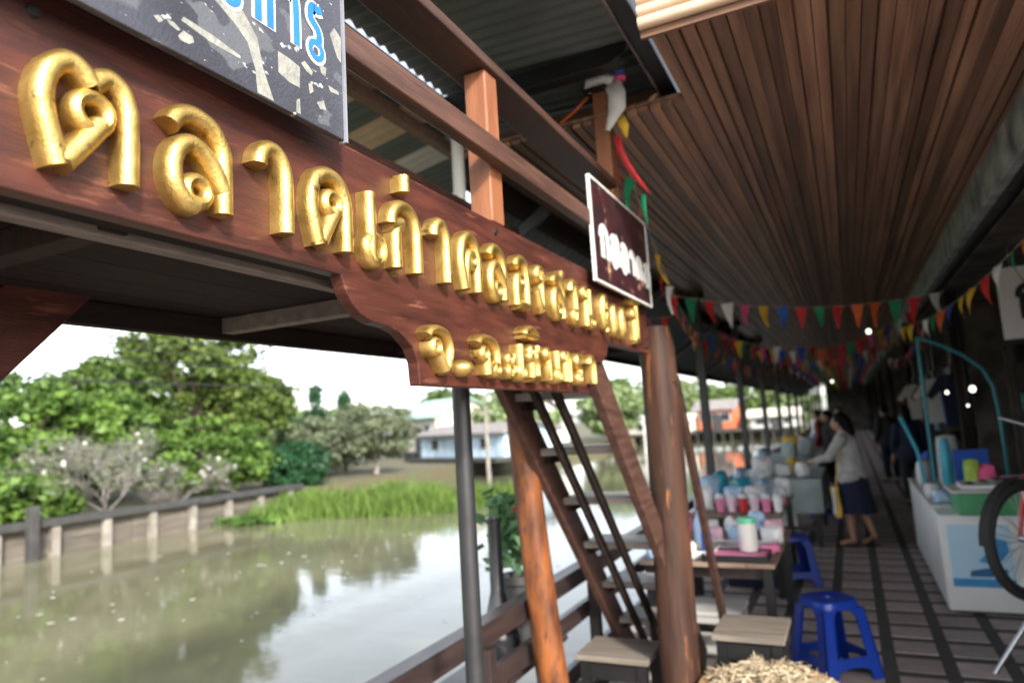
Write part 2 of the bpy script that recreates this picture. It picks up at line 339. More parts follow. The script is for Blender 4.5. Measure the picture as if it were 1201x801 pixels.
def glyph(mb, g, u0, u1, v0, v1, x0, w, p, flat=False, axis='x'):
    """sweep the strokes of a glyph over a D-shaped bar standing on the plane x = x0 (or y = x0, facing -y)"""
    W, H = u1 - u0, v1 - v0
    def to(q): return Vector((u0 + w / 2 + q[0] * (W - w), v0 + w / 2 * .6 + q[1] * (H - w * .9)))
    for si, st in enumerate(GL[g]):
        ww, pp = w, p * (1 - .03 * si)
        closed = False
        if st[0] in ('c', 'e'):
            rx = st[3]; ry = st[4] if st[0] == 'e' else st[3]
            cu = to((st[1], st[2])); k = 16; closed = True
            ax, ay = (rx * (W - w), ry * (H - w)) if st[0] == 'e' else (rx * H * .9,) * 2
            if st[0] == 'c': ww = w * .74; pp = p * .93
            pts = [cu + Vector((ax * math.cos(2 * math.pi * j / k), ay * math.sin(2 * math.pi * j / k))) for j in range(k)]
        else:
            pts = [to(q) for q in smooth_path(st)]
        prof = [(-.5, 0), (-.5, .5), (-.44, .74), (-.27, .93), (0, 1), (.27, .93), (.44, .74), (.5, .5), (.5, 0)] if not flat else [(-.5, 0), (-.5, 1), (.5, 1), (.5, 0)]
        n = len(pts); m = len(prof); vs = []
        for i in range(n):
            a = pts[(i - 1) % n] if closed else pts[max(i - 1, 0)]; b = pts[(i + 1) % n] if closed else pts[min(i + 1, n - 1)]
            t = (b - a).normalized(); nn = Vector((t.y, -t.x))
            jit = 1 + (random.random() - .5) * .03
            for l, o_ in prof:
                q = pts[i] + nn * (l * ww * jit)
                vs.append((x0 + o_ * pp, q.x, q.y) if axis == 'x' else (q.x, x0 - o_ * pp, q.y))
        fs = []
        for i in range(n if closed else n - 1):
            for j in range(m - 1):
                a, b = i * m + j, ((i + 1) % n) * m + j
                fs.append((a, a + 1, b + 1, b))
        if not closed: fs += [tuple(range(m)), tuple((n - 1) * m + j for j in range(m))[::-1]]
        mb.add(vs, fs)
    return mb

# ================================================================== SETTING
WATER = -.65
water_m = bpy.data.materials.new('canal_water'); water_m.use_nodes = True
nt = water_m.node_tree; b = nt.nodes['Principled BSDF']
b.inputs['Base Color'].default_value = (.115, .108, .062, 1); b.inputs['Roughness'].default_value = .06
b.inputs['IOR'].default_value = 1.33; b.inputs['Specular IOR Level'].default_value = .6
tc = nt.nodes.new('ShaderNodeTexCoord'); mp = nt.nodes.new('ShaderNodeMapping'); mp.inputs['Scale'].default_value = (.8, 1.6, 1)
nt.links.new(tc.outputs['Object'], mp.inputs[0])
n1 = _noise(nt, mp.outputs[0], 2.2, 3); bp = nt.nodes.new('ShaderNodeBump'); bp.inputs['Strength'].default_value = .05; bp.inputs['Distance'].default_value = .05
nt.links.new(n1.outputs[0], bp.inputs['Height']); nt.links.new(bp.outputs[0], b.inputs['Normal'])
n2 = _noise(nt, tc.outputs['Object'], .5, 5); rp = nt.nodes.new('ShaderNodeValToRGB')
rp.color_ramp.elements[0].position = .35; rp.color_ramp.elements[1].position = .7
rp.color_ramp.elements[0].color = (.135, .128, .075, 1); rp.color_ramp.elements[1].color = (.19, .18, .115, 1)
nt.links.new(n2.outputs[0], rp.inputs[0]); nt.links.new(rp.outputs[0], b.inputs['Base Color'])

struct(MB().quad((-20, -200, WATER), (-1.2, -200, WATER), (-1.2, 66, WATER), (-20, 66, WATER)).build('canal_water', water_m))
# far bank and the land beyond the canal's bend
g = MB()
g.quad((-17.15, -200, .02), (-17.15, 63, .02), (-700, 63, .4), (-700, -200, .4))
g.quad((-17.15, -200, -1.2), (-17.15, 63, -1.2), (-17.15, 63, .02), (-17.15, -200, .02))
struct(g.build('far_bank_ground', EARTH))
g = MB()
g.quad((-700, 63.01, .4), (-17.15, 63.01, .02), (-17.15, 900, .02), (-700, 900, .4))
g.quad((-17.15, 63.01, .02), (-1.5, 63.01, .02), (-1.5, 900, .02), (-17.15, 900, .02))
g.quad((-17.15, 63.01, -1.2), (-1.5, 63.01, -1.2), (-1.5, 63.01, .02), (-17.15, 63.01, .02))
struct(g.build('canal_end_ground', EARTH))
struct(MB().quad((-1.5, -200, -.16), (700, -200, -.16), (700, 900, -.16), (-1.5, 900, -.16)).build('near_bank_ground', EARTH))
struct(MB().box(-1.86, -1.74, -20, 60, -1.3, -.165).build('quay_wall', CONCR))

# walkway floor with its pavers
walk = struct(MB().box(-1.86, 3.4, -20, 60, -.155, -.005).build('walkway_floor', MORTAR))
PX, PY = .345, .365
pm = MB().box(-.130, .130, -.130, .130, -.007, 0).mesh('paver'); pm.materials.append(PAVER)
cols = [.235 + PX * i for i in range(-6, 3)]
first = True; far = MB(); near_r = [r for r in range(0, 150)]
cnt = 0
for r in near_r:
    y = 3.15 + PY * r
    for cx in cols + ([.235 + PX * 3, .235 + PX * 4, .235 + PX * 5, .235 + PX * 6] if y < 6.5 else []):
        if cnt < 300:
            o = bpy.data.objects.new('paver', pm); C.objects.link(o); o.parent = walk; o.location = (cx, y, random.uniform(-.002, .002)); cnt += 1
        else:
            far.box(cx - .132, cx + .132, y - .130, y + .130, -.007, 0)
for cx in [.235 + PX * i for i in range(-5, 9)]:
    for r in range(-30, 0): far.box(cx - .132, cx + .132, 3.15 + PY * r - .152, 3.15 + PY * r + .152, -.02, 0)
far.build('distant_pavers', PAVER, walk, kind='stuff')

# ================================================================== THE SIGN
sign = thing('market_sign', 'long red-brown wooden sign board with raised gold lettering and scalloped lower edge', 'sign', (-1.015, 2.15, 1.82))
half = [(1.209, 2.062), (1.228, 2.022), (1.250, 1.998), (1.278, 1.979), (1.322, 1.965), (1.383, 1.962), (1.433, 1.951), (1.484, 1.918), (1.506, 1.879), (1.512, 1.82)]
mid = 2.175
out = [(.40, 2.38), (.40, 2.062)] + half + [(2 * mid - y, z) for y, z in half[::-1]] + [(3.90, 2.062), (3.90, 2.38)]
MB().prism(out, 0, -1.035, -1.0).build('board', BOARD, sign, bevel=.003)
L1 = [('to', .505, .690, 0), ('lo', .708, .868, 0), ('aa', .885, 1.015, 0), ('do', 1.03, 1.20, 0), ('e', 1.222, 1.302, 0), ('ko', 1.30, 1.475, 0),
      ('aa', 1.49, 1.62, 0), ('kho', 1.635, 1.80, 0), ('lo', 1.812, 1.972, 0), ('o', 1.99, 2.15, 0), ('ngo', 2.165, 2.295, 0), ('so', 2.315, 2.485, 0),
      ('wo', 2.50, 2.625, 0), ('no', 2.645, 2.825, 0), ('one', 2.89, 3.02, 0), ('zero', 3.035, 3.15, 0), ('zero', 3.165, 3.28, 0), ('po', 3.38, 3.54, 0)]
for g_, u0, u1, _ in L1:
    glyph(MB(), g_, u0 * 1.033, u1 * 1.02, 2.096, 2.292, -1.001, .035, .044).build('letter', GOLD, sign, smooth=True)
glyph(MB(), 'mai', 1.40, 1.455, 2.300, 2.374, -1.001, .033, .048).build('tone_mark', GOLD, sign, smooth=True)
glyph(MB(), 'ii', 3.45, 3.615, 2.300, 2.372, -1.001, .030, .05).build('vowel_mark', GOLD, sign, smooth=True)
L2 = [('cho', 1.44, 1.605), ('chho', 1.70, 1.885), ('e', 1.985, 2.05), ('chor', 2.05, 2.195), ('ngo', 2.195, 2.29), ('e', 2.30, 2.365), ('tho', 2.365, 2.49), ('ro', 2.495, 2.615), ('aa', 2.635, 2.765)]
for g_, u0, u1 in L2:
    glyph(MB(), g_, u0 * 1.033, u1 * 1.02, 1.85, 1.985, -1.001, .028, .048).build('letter', GOLD, sign, smooth=True)
glyph(MB(), 'ah', 1.945, 2.03, 1.85, 1.945, -1.001, .022, .05).build('letter', GOLD, sign, smooth=True)
glyph(MB(), 'i', 2.09, 2.22, 1.995, 2.045, -1.001, .024, .05).build('vowel_mark', GOLD, sign, smooth=True)
MB().ell((-.995, 1.71, 1.872), (.045, .036, .026), 14, 10).build('full_stop', GOLD, sign, smooth=True)
for y, z in ((.545, 2.335), (2.0, 2.345), (3.82, 2.34), (3.82, 2.10)):
    MB().lathe([(.001, 0), (.010, .001), (.011, .004), (.007, .007), (.001, .007)], (0, 0, 0), 12)
    m_ = MB(); m_.tube([(-1.0, y, z), (-.992, y, z)], [.011, .008], 12); m_.build('screw_head', BLACKM, sign)

# notice boards on the rail
nb = thing('weathered_notice_board', 'grey weathered printed notice board with blue Thai letters above the gold sign', 'notice board', (-1.0, .7, 2.38))
MB().box(-.950, -.935, -.35, 1.155, 2.345, 3.05).build('panel', PRINT, nb, bevel=.002)
for poly in ([(.81, 2.482), (.859, 2.51), (.883, 2.486), (.908, 2.459), (.921, 2.405), (.948, 2.349), (.907, 2.349), (.902, 2.393), (.884, 2.439), (.851, 2.462)], [(.961, 2.459), (.992, 2.458), (1.021, 2.453), (1.019, 2.408), (.991, 2.407), (.961, 2.415)],
             [(.741, 2.406), (.746, 2.415), (.805, 2.412), (.868, 2.403), (.866, 2.397), (.802, 2.397)], [(1.116, 2.575), (1.131, 2.597), (1.153, 2.584), (1.151, 2.524), (1.139, 2.531)], [(.735, 2.375), (.746, 2.39), (.763, 2.388), (.767, 2.379), (.756, 2.371), (.74, 2.37)],
             [(1.024, 2.464), (1.036, 2.474), (1.059, 2.461), (1.056, 2.451), (1.041, 2.453)], [(1.045, 2.429), (1.055, 2.435), (1.06, 2.417), (1.049, 2.408)], [(.714, 2.394), (.728, 2.395), (.74, 2.388), (.735, 2.384), (.719, 2.387)], [(1.08, 2.487), (1.102, 2.489), (1.098, 2.468), (1.085, 2.47)],
             [(1.069, 2.398), (1.091, 2.411), (1.098, 2.391), (1.079, 2.387)], [(1.009, 2.378), (1.019, 2.385), (1.02, 2.352), (1.008, 2.351)], [(.69, 2.387), (.70, 2.393), (.708, 2.388), (.70, 2.38)], [(1.106, 2.452), (1.139, 2.451), (1.141, 2.444), (1.113, 2.44)]):
    MB().prism(poly, 0, -.9352, -.9346).build('worn_patch', WORN, nb)
fr = MB().box(-.951, -.930, 1.1555, 1.162, 2.34, 3.05).build('edge_strip', mat('strip_grey', (.22, .23, .27), .5, bump=.2), nb)
for g_, u0, u1 in (('ro', 1.035, 1.105), ('aa', .965, 1.028), ('ko', .885, .957), ('ro', .812, .876), ('o', .728, .803)):
    glyph(MB(), g_, u0, u1, 2.486, 2.632, -.9349, .030, .0012, flat=True).build('letter_outline', LETW, nb)
    glyph(MB(), g_, u0 + .006, u1 - .006, 2.492, 2.626, -.9335, .017, .0012, flat=True).build('letter', LETB, nb)

nb2 = thing('maroon_notice_board', 'small dark maroon notice board with pale frame and white lettering on the rail', 'notice board', (-.95, 3.5, 2.35))
MB().box(-.958, -.948, 2.88, 3.83, 2.33, 2.80).build('panel', MAROON, nb2)
for bx in ((-.960, -.944, 2.870, 2.8815, 2.318, 2.812), (-.960, -.944, 3.828, 3.8395, 2.318, 2.812), (-.9605, -.9445, 2.882, 3.8275, 2.801, 2.812), (-.9605, -.9445, 2.882, 3.8275, 2.318, 2.3295)):
    MB().box(*bx).build('frame_strip', OFFW, nb2)
u = 2.95
for g_, w_ in (('ko', .17), ('so', .17), ('lo', .16), ('aa', .12), ('kho', .16), ('o', .16)):
    glyph(MB(), g_, u, u + w_, 2.43, 2.62 - .06 * (u - 2.95), -.9478, .055, .002, flat=True).build('letter', LETW, nb2); u += w_ - .005

# ================================================================== THE RAISED PLATFORM
plat = thing('viewing_platform', 'raised brown wooden platform with railing carried on posts behind the gold sign', 'platform', (-1.45, 2.2, 0))
for i in range(6):
    x0 = -1.88 + i * .1405
    MB().box(x0, x0 + .137, .0, 3.9, 2.115, 2.155).build('deck_plank', DARKW, plat)
MB().box(-1.895, -1.85, .0, 3.9, 2.045, 2.113).build('edge_beam', DARKW, plat, bevel=.004)
MB().box(-1.075, -1.037, .0, 3.9, 2.064, 2.113).build('edge_beam', DARKW, plat, bevel=.004)
MB().box(-1.12, -1.085, .30, 1.56, 2.052, 2.082).build('batten', BATTEN, plat, bevel=.003)
for y in (.7, 1.62, 2.6, 3.6):
    MB().box(-1.849, -1.076, y, y + .05, 2.062, 2.1135).build('joist', BATTEN if y == 1.62 else DARKW, plat, bevel=.003)
for y in (.62, 2.04, 3.50):
    top = 3.48 if y == 3.5 else 2.925
    MB().box(-1.085, -1.002, y - .045, y + .045, 2.384, top).build('rail_post', WOODV, plat, bevel=.006)
for y in (.6, 3.5):
    MB().box(-1.86, -1.78, y - .04, y + .04, 2.156, 2.9).build('rail_post', WOODV, plat, bevel=.006)
MB().box(-1.135, -.985, -.1, 3.46, 2.926, 2.966).build('top_rail', WOOD, plat, bevel=.005)
MB().box(-1.0005, -.952, -.1, 3.98, 2.575, 2.648).build('middle_rail', WOOD, plat, bevel=.005)
MB().box(-1.87, -1.77, -.1, 3.9, 2.901, 2.945).build('top_rail', WOOD, plat, bevel=.005)
MB().box(-1.775, -1.735, -.1, 3.9, 2.55, 2.62).build('middle_rail', WOOD, plat, bevel=.005)
MB().beam((-1.866, .25, 1.24), (-1.866, 1.13, 2.20), .10, .16, (0, 1, -1)).build('corner_brace', BOARD, plat, bevel=.004)

def log(name, x, y, z0, z1, r, m, parent, lean=(0, 0), seed=1):
    rr = random.Random(seed); mb = MB(); n = 22; k = 18; vs = []
    ph = [rr.uniform(0, 6.28) for _ in range(4)]
    for i in range(k + 1):
        t = i / k; z = z0 + (z1 - z0) * t
        cx = x + lean[0] * t + .008 * math.sin(5 * t + ph[0]); cy = y + lean[1] * t + .008 * math.sin(4 * t + ph[1])
        for j in range(n):
            a = 2 * math.pi * j / n
            q = r * (1.08 - .14 * t) * (1 + .05 * math.sin(2 * a + ph[2] + 2 * t) + .03 * math.sin(5 * a + 3 * t + ph[3]) + rr.uniform(-.008, .008))
            if i == k: q *= .82
            vs.append((cx + q * math.cos(a), cy + q * math.sin(a), z))
    fs = [(i * n + j, i * n + (j + 1) % n, (i + 1) * n + (j + 1) % n, (i + 1) * n + j) for i in range(k) for j in range(n)]
    fs += [tuple(k * n + j for j in range(n)), tuple(range(n))[::-1]]
    return mb.add(vs, fs).build(name, m, parent, smooth=True)
log('log_post', -1.60, 3.625, -.012, 2.044, .082, LOG, plat, (0, -.29), 3)
log('log_post', -1.0, 4.03, -.012, 2.235, .105, LOGD, plat, (0, .03), 5)
log('log_post', -1.115, -.25, -.012, 2.055, .062, LOG, plat, (0, 0), 8)
log('log_post', -1.86, .2, -.9, 2.03, .062, LOG, plat, (0, 0), 9)
MB().tube([(-1.32, 2.27, -.012), (-1.32, 2.27, 2.114)], .034, 16).build('steel_post', STEEL, plat, smooth=True)

# stair up to the platform
st = thing('staircase', 'steep dark wooden open stair rising behind the thick brown log post', 'staircase', (-1.26, 4.7, 0))
c0 = 3.367 + EYE                      # z + 1.05 y = c0 along the lower edges of the strings
def sy(z): return (c0 - z) / 1.05
for x in (-1.52, -1.045):
    MB().beam((x, sy(2.0), 2.05), (x, sy(.03), .08), .045, .17, (0, 1, 1)).build('string', WOOD, st, bevel=.004)
for x in (-1.35, -1.24):
    MB().beam((x, sy(2.0) - .04, 2.0), (x, sy(.2) - .04, .2), .024, .06, (0, 1, 1)).build('carriage', DARKW, st, bevel=.003)
for i in range(6):
    z = 1.858 - i * .287; y = (c0 + .21 - z) / 1.05
    t_ = MB().box(-1.497, -1.068, y - .15, y + .13, z - .04, z).build('tread', TREAD, st, bevel=.004)
    for x in (-1.496, -1.093):
        MB().box(x, x + .024, y - .08, y + .09, z - .085, z - .033).build('cleat', DARKW, t_)
MB().beam((-.90, 4.05, 1.92), (-.90, 4.98, .12), .04, .08, (0, 1, 1)).build('side_prop', WOOD, st, bevel=.004)

# ================================================================== ROOFS
pr = thing('platform_roof', 'dark corrugated metal roof with steel beams above the raised platform', 'roof', (-1.3, 1.5, 3.4))
def corrugated(mb, x0, x1, y0, y1, z0, z1, pitch=.09, amp=.012, along='x', th=.002):
    """waves run along y when ridges lie along x"""
    n = int(round((y1 - y0) / pitch * 6)) if along == 'x' else int(round((x1 - x0) / pitch * 6)); vs = []
    for k in (0, 1):
        for i in range(n + 1):
            t = i / n; d = amp * math.sin(t * n / 6 * 2 * math.pi) + k * th
            if along == 'x': y = y0 + (y1 - y0) * t; vs += [(x0, y, z0 + d), (x1, y, z1 + d)]
            else: x = x0 + (x1 - x0) * t; vs += [(x, y0, z0 + d), (x, y1, z1 + d)]
    fs = []
    for k in (0, 1):
        o = k * 2 * (n + 1); fs += [(o + 2 * i, o + 2 * i + 1, o + 2 * i + 3, o + 2 * i + 2) for i in range(n)]
    return mb.add(vs, fs)
for i in range(5):
    y0 = -.9 + i * .97
    corrugated(MB(), -1.95, -.74, y0, y0 + 1.0, 3.66 + .004 * (i % 2), 3.60 + .004 * (i % 2)).build('roof_sheet', SHEET, pr, smooth=True)
for y in (.4, 2.1, 3.22, 3.80):
    MB().box(-1.93, -.735, y, y + .09, 3.49, 3.585).build('cross_beam', BLACKM if y != 3.8 else WOODX, pr, bevel=.003)
MB().box(-.733, -.655, -.9, 3.84, 3.44, 3.60).build('steel_beam', STEEL, pr, bevel=.004)
MB().box(-.745, -.7335, -.9, 3.80, 3.43, 3.50).build('trim_strip', BATTEN, pr)
MB().box(-1.965, -1.89, -.9, 3.9, 3.50, 3.59).build('eave_beam', WOODX, pr, bevel=.004)
MB().box(-1.12, -.99, 3.4, 3.60, 3.4805, 3.489).build('post_cap', BLACKM, pr)
MB().tube([(-1.86, 3.30, 2.16), (-1.86, 3.30, 3.50)], .035, 12).build('downpipe', OFFW, pr, smooth=True)
cols_ = [(SHEETL, 'pale_sheet'), (FASCIA, 'pale_sheet')]
for i in range(7):
    y0 = 2.55 + i * .24
    corrugated(MB(), -3.1, -2.02, y0, y0 + .245, 3.30 + .005 * (i % 2), 3.50 + .005 * (i % 2), .08, .012).build('awning_sheet', (SHEETL, SHEET, FASCIA, SHEET, OFFW, SHEET, SHEET)[i % 7], pr, smooth=True)
MB().box(-2.1, -2.04, 2.4, 4.3, 3.40, 3.465).build('awning_purlin', WOODX, pr)
MB().beam((-1.90, 2.5, 3.52), (-2.1, 2.5, 3.45), .04, .05).build('awning_bracket', WOODX, pr)
MB().beam((-1.90, 3.85, 3.52), (-2.1, 3.85, 3.45), .04, .05).build('awning_bracket', WOODX, pr)

hall = thing('market_hall', 'long roofed market walkway with brown slatted wooden ceiling and dark posts', 'market hall', (0, 20, 0))
CZ = 3.30
for i in range(47):
    x = -1.90 + i * .0625
    y0 = 3.46 if x < -.60 else 2.75
    w = random.uniform(.046, .060)
    MB().box(x, x + w, y0, 52, CZ + random.uniform(0, .014), CZ + .034).build('ceiling_slat', SLAT, hall)
MB().box(-2.0, 1.06, 3.44, 52, CZ + .0345, CZ + .05).build('ceiling_board', SLAT, hall)
MB().box(-.60, 1.06, 2.73, 3.439, CZ + .0345, CZ + .05).build('ceiling_board', SLAT, hall)
MB().box(-2.4, 3.6, 3.9, 53, CZ + .16, CZ + .19).build('sun_block_roof', SHEET, hall)  # unseen sheets above the ceiling, added to block the sun
MB().box(-.62, 3.6, 2.68, 3.898, CZ + .16, CZ + .19).build('sun_block_roof', SHEET, hall)
for k in range(3):
    MB().tube([(-.62, 2.70, CZ + .035 + k * .052), (1.1, 2.70, CZ + .035 + k * .052)], .026, 12).build('fascia_batten', FASCIA, hall, smooth=True)
MB().box(-.62, 1.1, 2.715, 2.735, CZ - .02, CZ + .155).build('fascia_board', WOODX, hall)
MB().box(1.0, 1.07, 2.76, 52, CZ - .26, CZ + .033).build('gutter', GUTTER, hall, bevel=.006)
MB().box(1.071, 1.13, 2.76, 52, CZ - .30, CZ + .033).build('side_beam', BLACKM, hall)
MB().box(-1.95, -1.88, 3.46, 52, CZ - .16, CZ - .003).build('side_beam', DARKW, hall)
for i in range(13):
    y = 9.06 + i * 3.45
    MB().box(-1.71, -1.61, y - .045, y + .045, -.012, CZ - .002).build('post', STEEL, hall, bevel=.004)
    MB().box(-1.879, -1.55, y - .04, y + .04, CZ - .10, CZ - .004).build('tie_beam', DARKW, hall)
    if i % 2 == 0: MB().box(1.14, 1.25, y + .3, y + .41, -.012, CZ - .1).build('post', DARKW, hall, bevel=.004)
# stall side: ceiling, back wall, partitions
for i in range(12):
    x = 1.132 + i * .195
    MB().box(x, x + .188, 2.9, 52, 2.96, 2.985).build('stall_ceiling_board', WALLD, hall)
for i in range(32):
    y = 6.3 + i * 1.5
    MB().box(3.42, 3.47, y - 2.0, y - .51, -.01, 3.4).build('back_wall_board', WALLD, hall)
MB().box(3.42, 3.47, 2.9, 4.29, -.01, 3.4).build('back_wall_board', WALLD, hall)  # unseen wall piece, added to keep direct sun out of the hall
for y in (3.0, 10.9, 15.2, 20, 26, 33):  # the nearest is out of view, added to block sun on floor and stools
    MB().box(1.5, 3.419, y, y + .05, -.01, 2.955).build('partition', WALLD, hall)
MB().box(-1.35, 3.4, 52.05, 52.15, -.01, CZ + .15).build('end_wall', WALLD, hall)

# awning sloping down over the canal
for i in range(33):
    y0 = 3.92 + i * 1.5
    m_ = MB(); corrugated(m_, -2.85, -1.885, y0, y0 + 1.53, 2.50 + .004 * (i % 2), 3.24 + .004 * (i % 2), .15, .014); m_.build('awning_sheet', SHEET, hall, smooth=True)
MB().box(-2.80, -2.74, 3.95, 52, 2.46, 2.52).build('awning_purlin', DARKW, hall)
for i in range(14): MB().beam((-1.70, 4.2 + 3.45 * i, 3.14), (-2.78, 4.2 + 3.45 * i, 2.44), .05, .07).build('awning_bracket', STEEL, hall)

# canal railing
rail = thing('canal_railing', 'dark brown wooden railing along the canal edge of the walkway', 'railing', (-1.66, 10, 0))
MB().box(-1.79, -1.69, -4, 50, .65, .755).build('top_rail', RAILM, rail, bevel=.006)
MB().box(-1.765, -1.72, -4, 50, .40, .505).build('middle_rail', RAILM, rail, bevel=.004)
MB().box(-1.765, -1.72, -4, 50, .08, .18).build('lower_rail', RAILM, rail, bevel=.004)
for i in range(34):
    y = -3.1 + i * 1.53
    MB().box(-1.719, -1.65, y - .035, y + .035, -.012, .649).build('post', RAILM, rail, bevel=.004)

# ================================================================== FAR BANK
wall = thing('retaining_wall', 'weathered plank retaining wall with pale posts along the far canal bank', 'wall', (-17, 8, -.65))
for k in range(12):
    y0 = -6 + k * 2.0
    for j in range(3):
        z0 = -1.0 + j * .345
        MB().box(-17.06 - .004 * ((k + j) % 2), -17.0 - .012 * random.random(), y0, y0 + 1.985, z0, z0 + .335).build('plank', WALLP, wall)
MB().box(-17.15, -16.74, -6, 18, .036, .20).build('cap_beam', CAPM, wall, bevel=.015)
for k in range(19):
    y = -5.0 + k * 1.25
    MB().box(-16.985, -16.80, y - .09, y + .09, -1.2, .03 + random.uniform(-.04, .0)).build('post', PILE, wall, bevel=.02)
MB().box(-16.78, -16.56, 9.28, 9.48, -1.3, .55).build('mooring_post', CAPM, wall, bevel=.02)

def leaf_cloud(centers, radii, n_per, size, rng, flat=.55, up=.4, elong=1.6):
    """quads spread through clumps"""
    centers = np.asarray(centers); K = len(centers); n = K * n_per
    d = rng.normal(size=(n, 3)); d /= np.linalg.norm(d, axis=1)[:, None]
    rad = rng.random(n) ** .45 * (1 + .55 * rng.random(n) ** 3)
    rr = np.repeat(np.asarray(radii), n_per)
    off = d * (rad * rr)[:, None]; off[:, 2] *= flat
    P = np.repeat(centers, n_per, axis=0) + off
    nrm = d + rng.normal(size=(n, 3)) * .7; nrm[:, 2] += up; nrm /= np.linalg.norm(nrm, axis=1)[:, None]
    t = np.cross(nrm, rng.normal(size=(n, 3))); t /= np.linalg.norm(t, axis=1)[:, None]
    bt = np.cross(nrm, t)
    s = size * rng.uniform(.6, 1.3, n)[:, None]
    a = t * s * elong * .5; c = bt * s * .5
    V = np.stack([P - a, P - c * .9 + a * .1, P + a, P + c * .9 + a * .1], axis=1).reshape(-1, 3)
    F = np.arange(4 * n).reshape(-1, 4)
    return V, F
def crown_centers(c, r, k, rng, hollow=.35, bottom=-.75):
    out = []
    while len(out) < k:
        p = rng.uniform(-1, 1, 3); l = np.linalg.norm(p)
        if l > 1 or l < hollow or p[2] < bottom: continue
        out.append(np.array(c) + p * np.array(r))
    return out
def tree(name, label, base, crowns, k, n_per, size, lm, seed, clump=(.35, .8), group=None, trunk_r=.16, bark=None, cat='tree', flat=.55, up=.4):
    rng = np.random.default_rng(seed); rr = random.Random(seed)
    t = thing(name, label, cat, base, group)
    C_ = []; 
    for (c, r), w in zip(crowns, [k] * len(crowns)): C_ += crown_centers(c, r, w, rng)
    V, F = leaf_cloud(C_, rng.uniform(clump[0], clump[1], len(C_)), n_per, size, rng, flat, up)
    face_mesh('crown', V, F, lm, t)
    b = MB(); base = Vector(base)
    topc = Vector(crowns[0][0]); fork = base.lerp(topc, .45)
    b.tube([base, base.lerp(fork, .5) + Vector((rr.uniform(-.1, .1), rr.uniform(-.1, .1), 0)), fork], [trunk_r, trunk_r * .8, trunk_r * .65], 10)
    for q in rr.sample(range(len(C_)), min(14, len(C_))):
        e = Vector(C_[q]); m_ = fork.lerp(e, .5) + Vector((0, 0, rr.uniform(-.1, .3)))
        b.tube([fork, m_, e], [trunk_r * .5, trunk_r * .28, trunk_r * .08], 6)
    b.build('trunk', bark or BARK, t, smooth=True)
    return t
LV = dict(
 a=leaf_mat('leaf_mid', (.13, .20, .04), (.018, .05, .012)), b=leaf_mat('leaf_bright', (.16, .27, .045), (.022, .06, .012)),
 c=leaf_mat('leaf_olive', (.18, .25, .05), (.025, .05, .013)), d=leaf_mat('leaf_dark', (.03, .10, .035), (.012, .045, .018)),
 e=leaf_mat('leaf_grey', (.17, .20, .11), (.09, .11, .065)), f=leaf_mat('leaf_pale', (.24, .30, .13), (.12, .18, .07)), g=leaf_mat('grass_blade', (.19, .28, .06), (.06, .12, .022), .35), w=leaf_mat('blossom', (.8, .78, .74), (.7, .66, .66)), r=leaf_mat('petal_red', (.75, .10, .04), (.55, .05, .03)))
tree('broad_tree', 'tall rounded olive-green tree, highest crown on the far bank', (-23.2, 19.0, .03), [((-23.2, 19.0, 4.9), (2.9, 3.0, 2.0)), ((-22.2, 20.6, 3.2), (1.8, 1.8, 1.6))], 170, 70, .16, LV['c'], 11, (.22, .62), trunk_r=.25)
tree('leafy_tree', 'dense bright green tree at the left end of the far bank', (-21.4, 11.0, .03), [((-21.4, 11.2, 2.2), (2.2, 2.6, 1.9)), ((-21.2, 13.6, 2.0), (1.6, 2.0, 1.7))], 140, 75, .15, LV['b'], 12, (.22, .55), trunk_r=.2)
tree('leafy_tree', 'mid-green tree between the bright tree and the tall rounded tree', (-23.6, 15.4, .03), [((-23.6, 15.6, 3.0), (2.0, 2.4, 1.9))], 150, 75, .15, LV['a'], 13, (.22, .55), trunk_r=.2)
tree('leafy_bush', 'light green bush below the tall rounded tree on the far bank', (-19.3, 16.4, .03), [((-19.3, 16.6, 1.3), (1.6, 2.0, 1.3))], 130, 65, .12, LV['b'], 14, (.18, .42), trunk_r=.1, cat='bush')
tree('leafy_bush', 'low green bush at the left edge above the retaining wall', (-18.6, 9.2, .03), [((-18.5, 9.4, .55), (1.0, 2.0, .75))], 60, 90, .14, LV['b'], 15, (.25, .5), trunk_r=.07, cat='bush')
tree('round_bush', 'dark green clipped round bush beside the end of the retaining wall', (-18.0, 18.9, .03), [((-18.0, 18.9, .72), (1.1, 1.1, .75))], 90, 90, .11, LV['d'], 16, (.2, .35), trunk_r=.08, cat='bush', flat=.9)
tree('olive_tree', 'pale grey-green airy tree behind the grass patch', (-18.2, 23.9, .03), [((-18.2, 23.9, 1.75), (1.9, 1.7, 1.35))], 130, 55, .12, LV['e'], 17, (.2, .5), trunk_r=.12, bark=BARKG)
tree('olive_tree', 'grey-green shrubby tree left of the pale airy tree', (-20.0, 22.6, .03), [((-20.0, 22.6, 1.5), (1.4, 1.4, 1.2))], 100, 55, .12, LV['e'], 18, (.2, .45), trunk_r=.1, bark=BARKG)
for i, (x, y, h, lab) in enumerate(((-23.6, 24.4, 3.7, 'left slim dark conifer behind the grey-green trees'), (-22.7, 25.3, 4.0, 'tallest slim dark conifer behind the grey-green trees'), (-21.9, 26.4, 3.6, 'right slim dark conifer behind the grey-green trees'))):
    rng = np.random.default_rng(30 + i); t = thing('conifer', lab, 'tree', (x, y, .03), 'conifers on the far bank')
    cs = [(x + rng.normal() * .75 * (1 - q) , y + rng.normal() * .75 * (1 - q), .4 + q * (h - .4)) for q in rng.random(60)]
    V, F = leaf_cloud(cs, np.full(60, .32), 60, .10, rng, 1.0, .2); face_mesh('crown', V, F, LV['d'], t)
    MB().tube([(x, y, .03), (x, y, h * .8)], [.09, .03], 8).build('trunk', BARK, t)
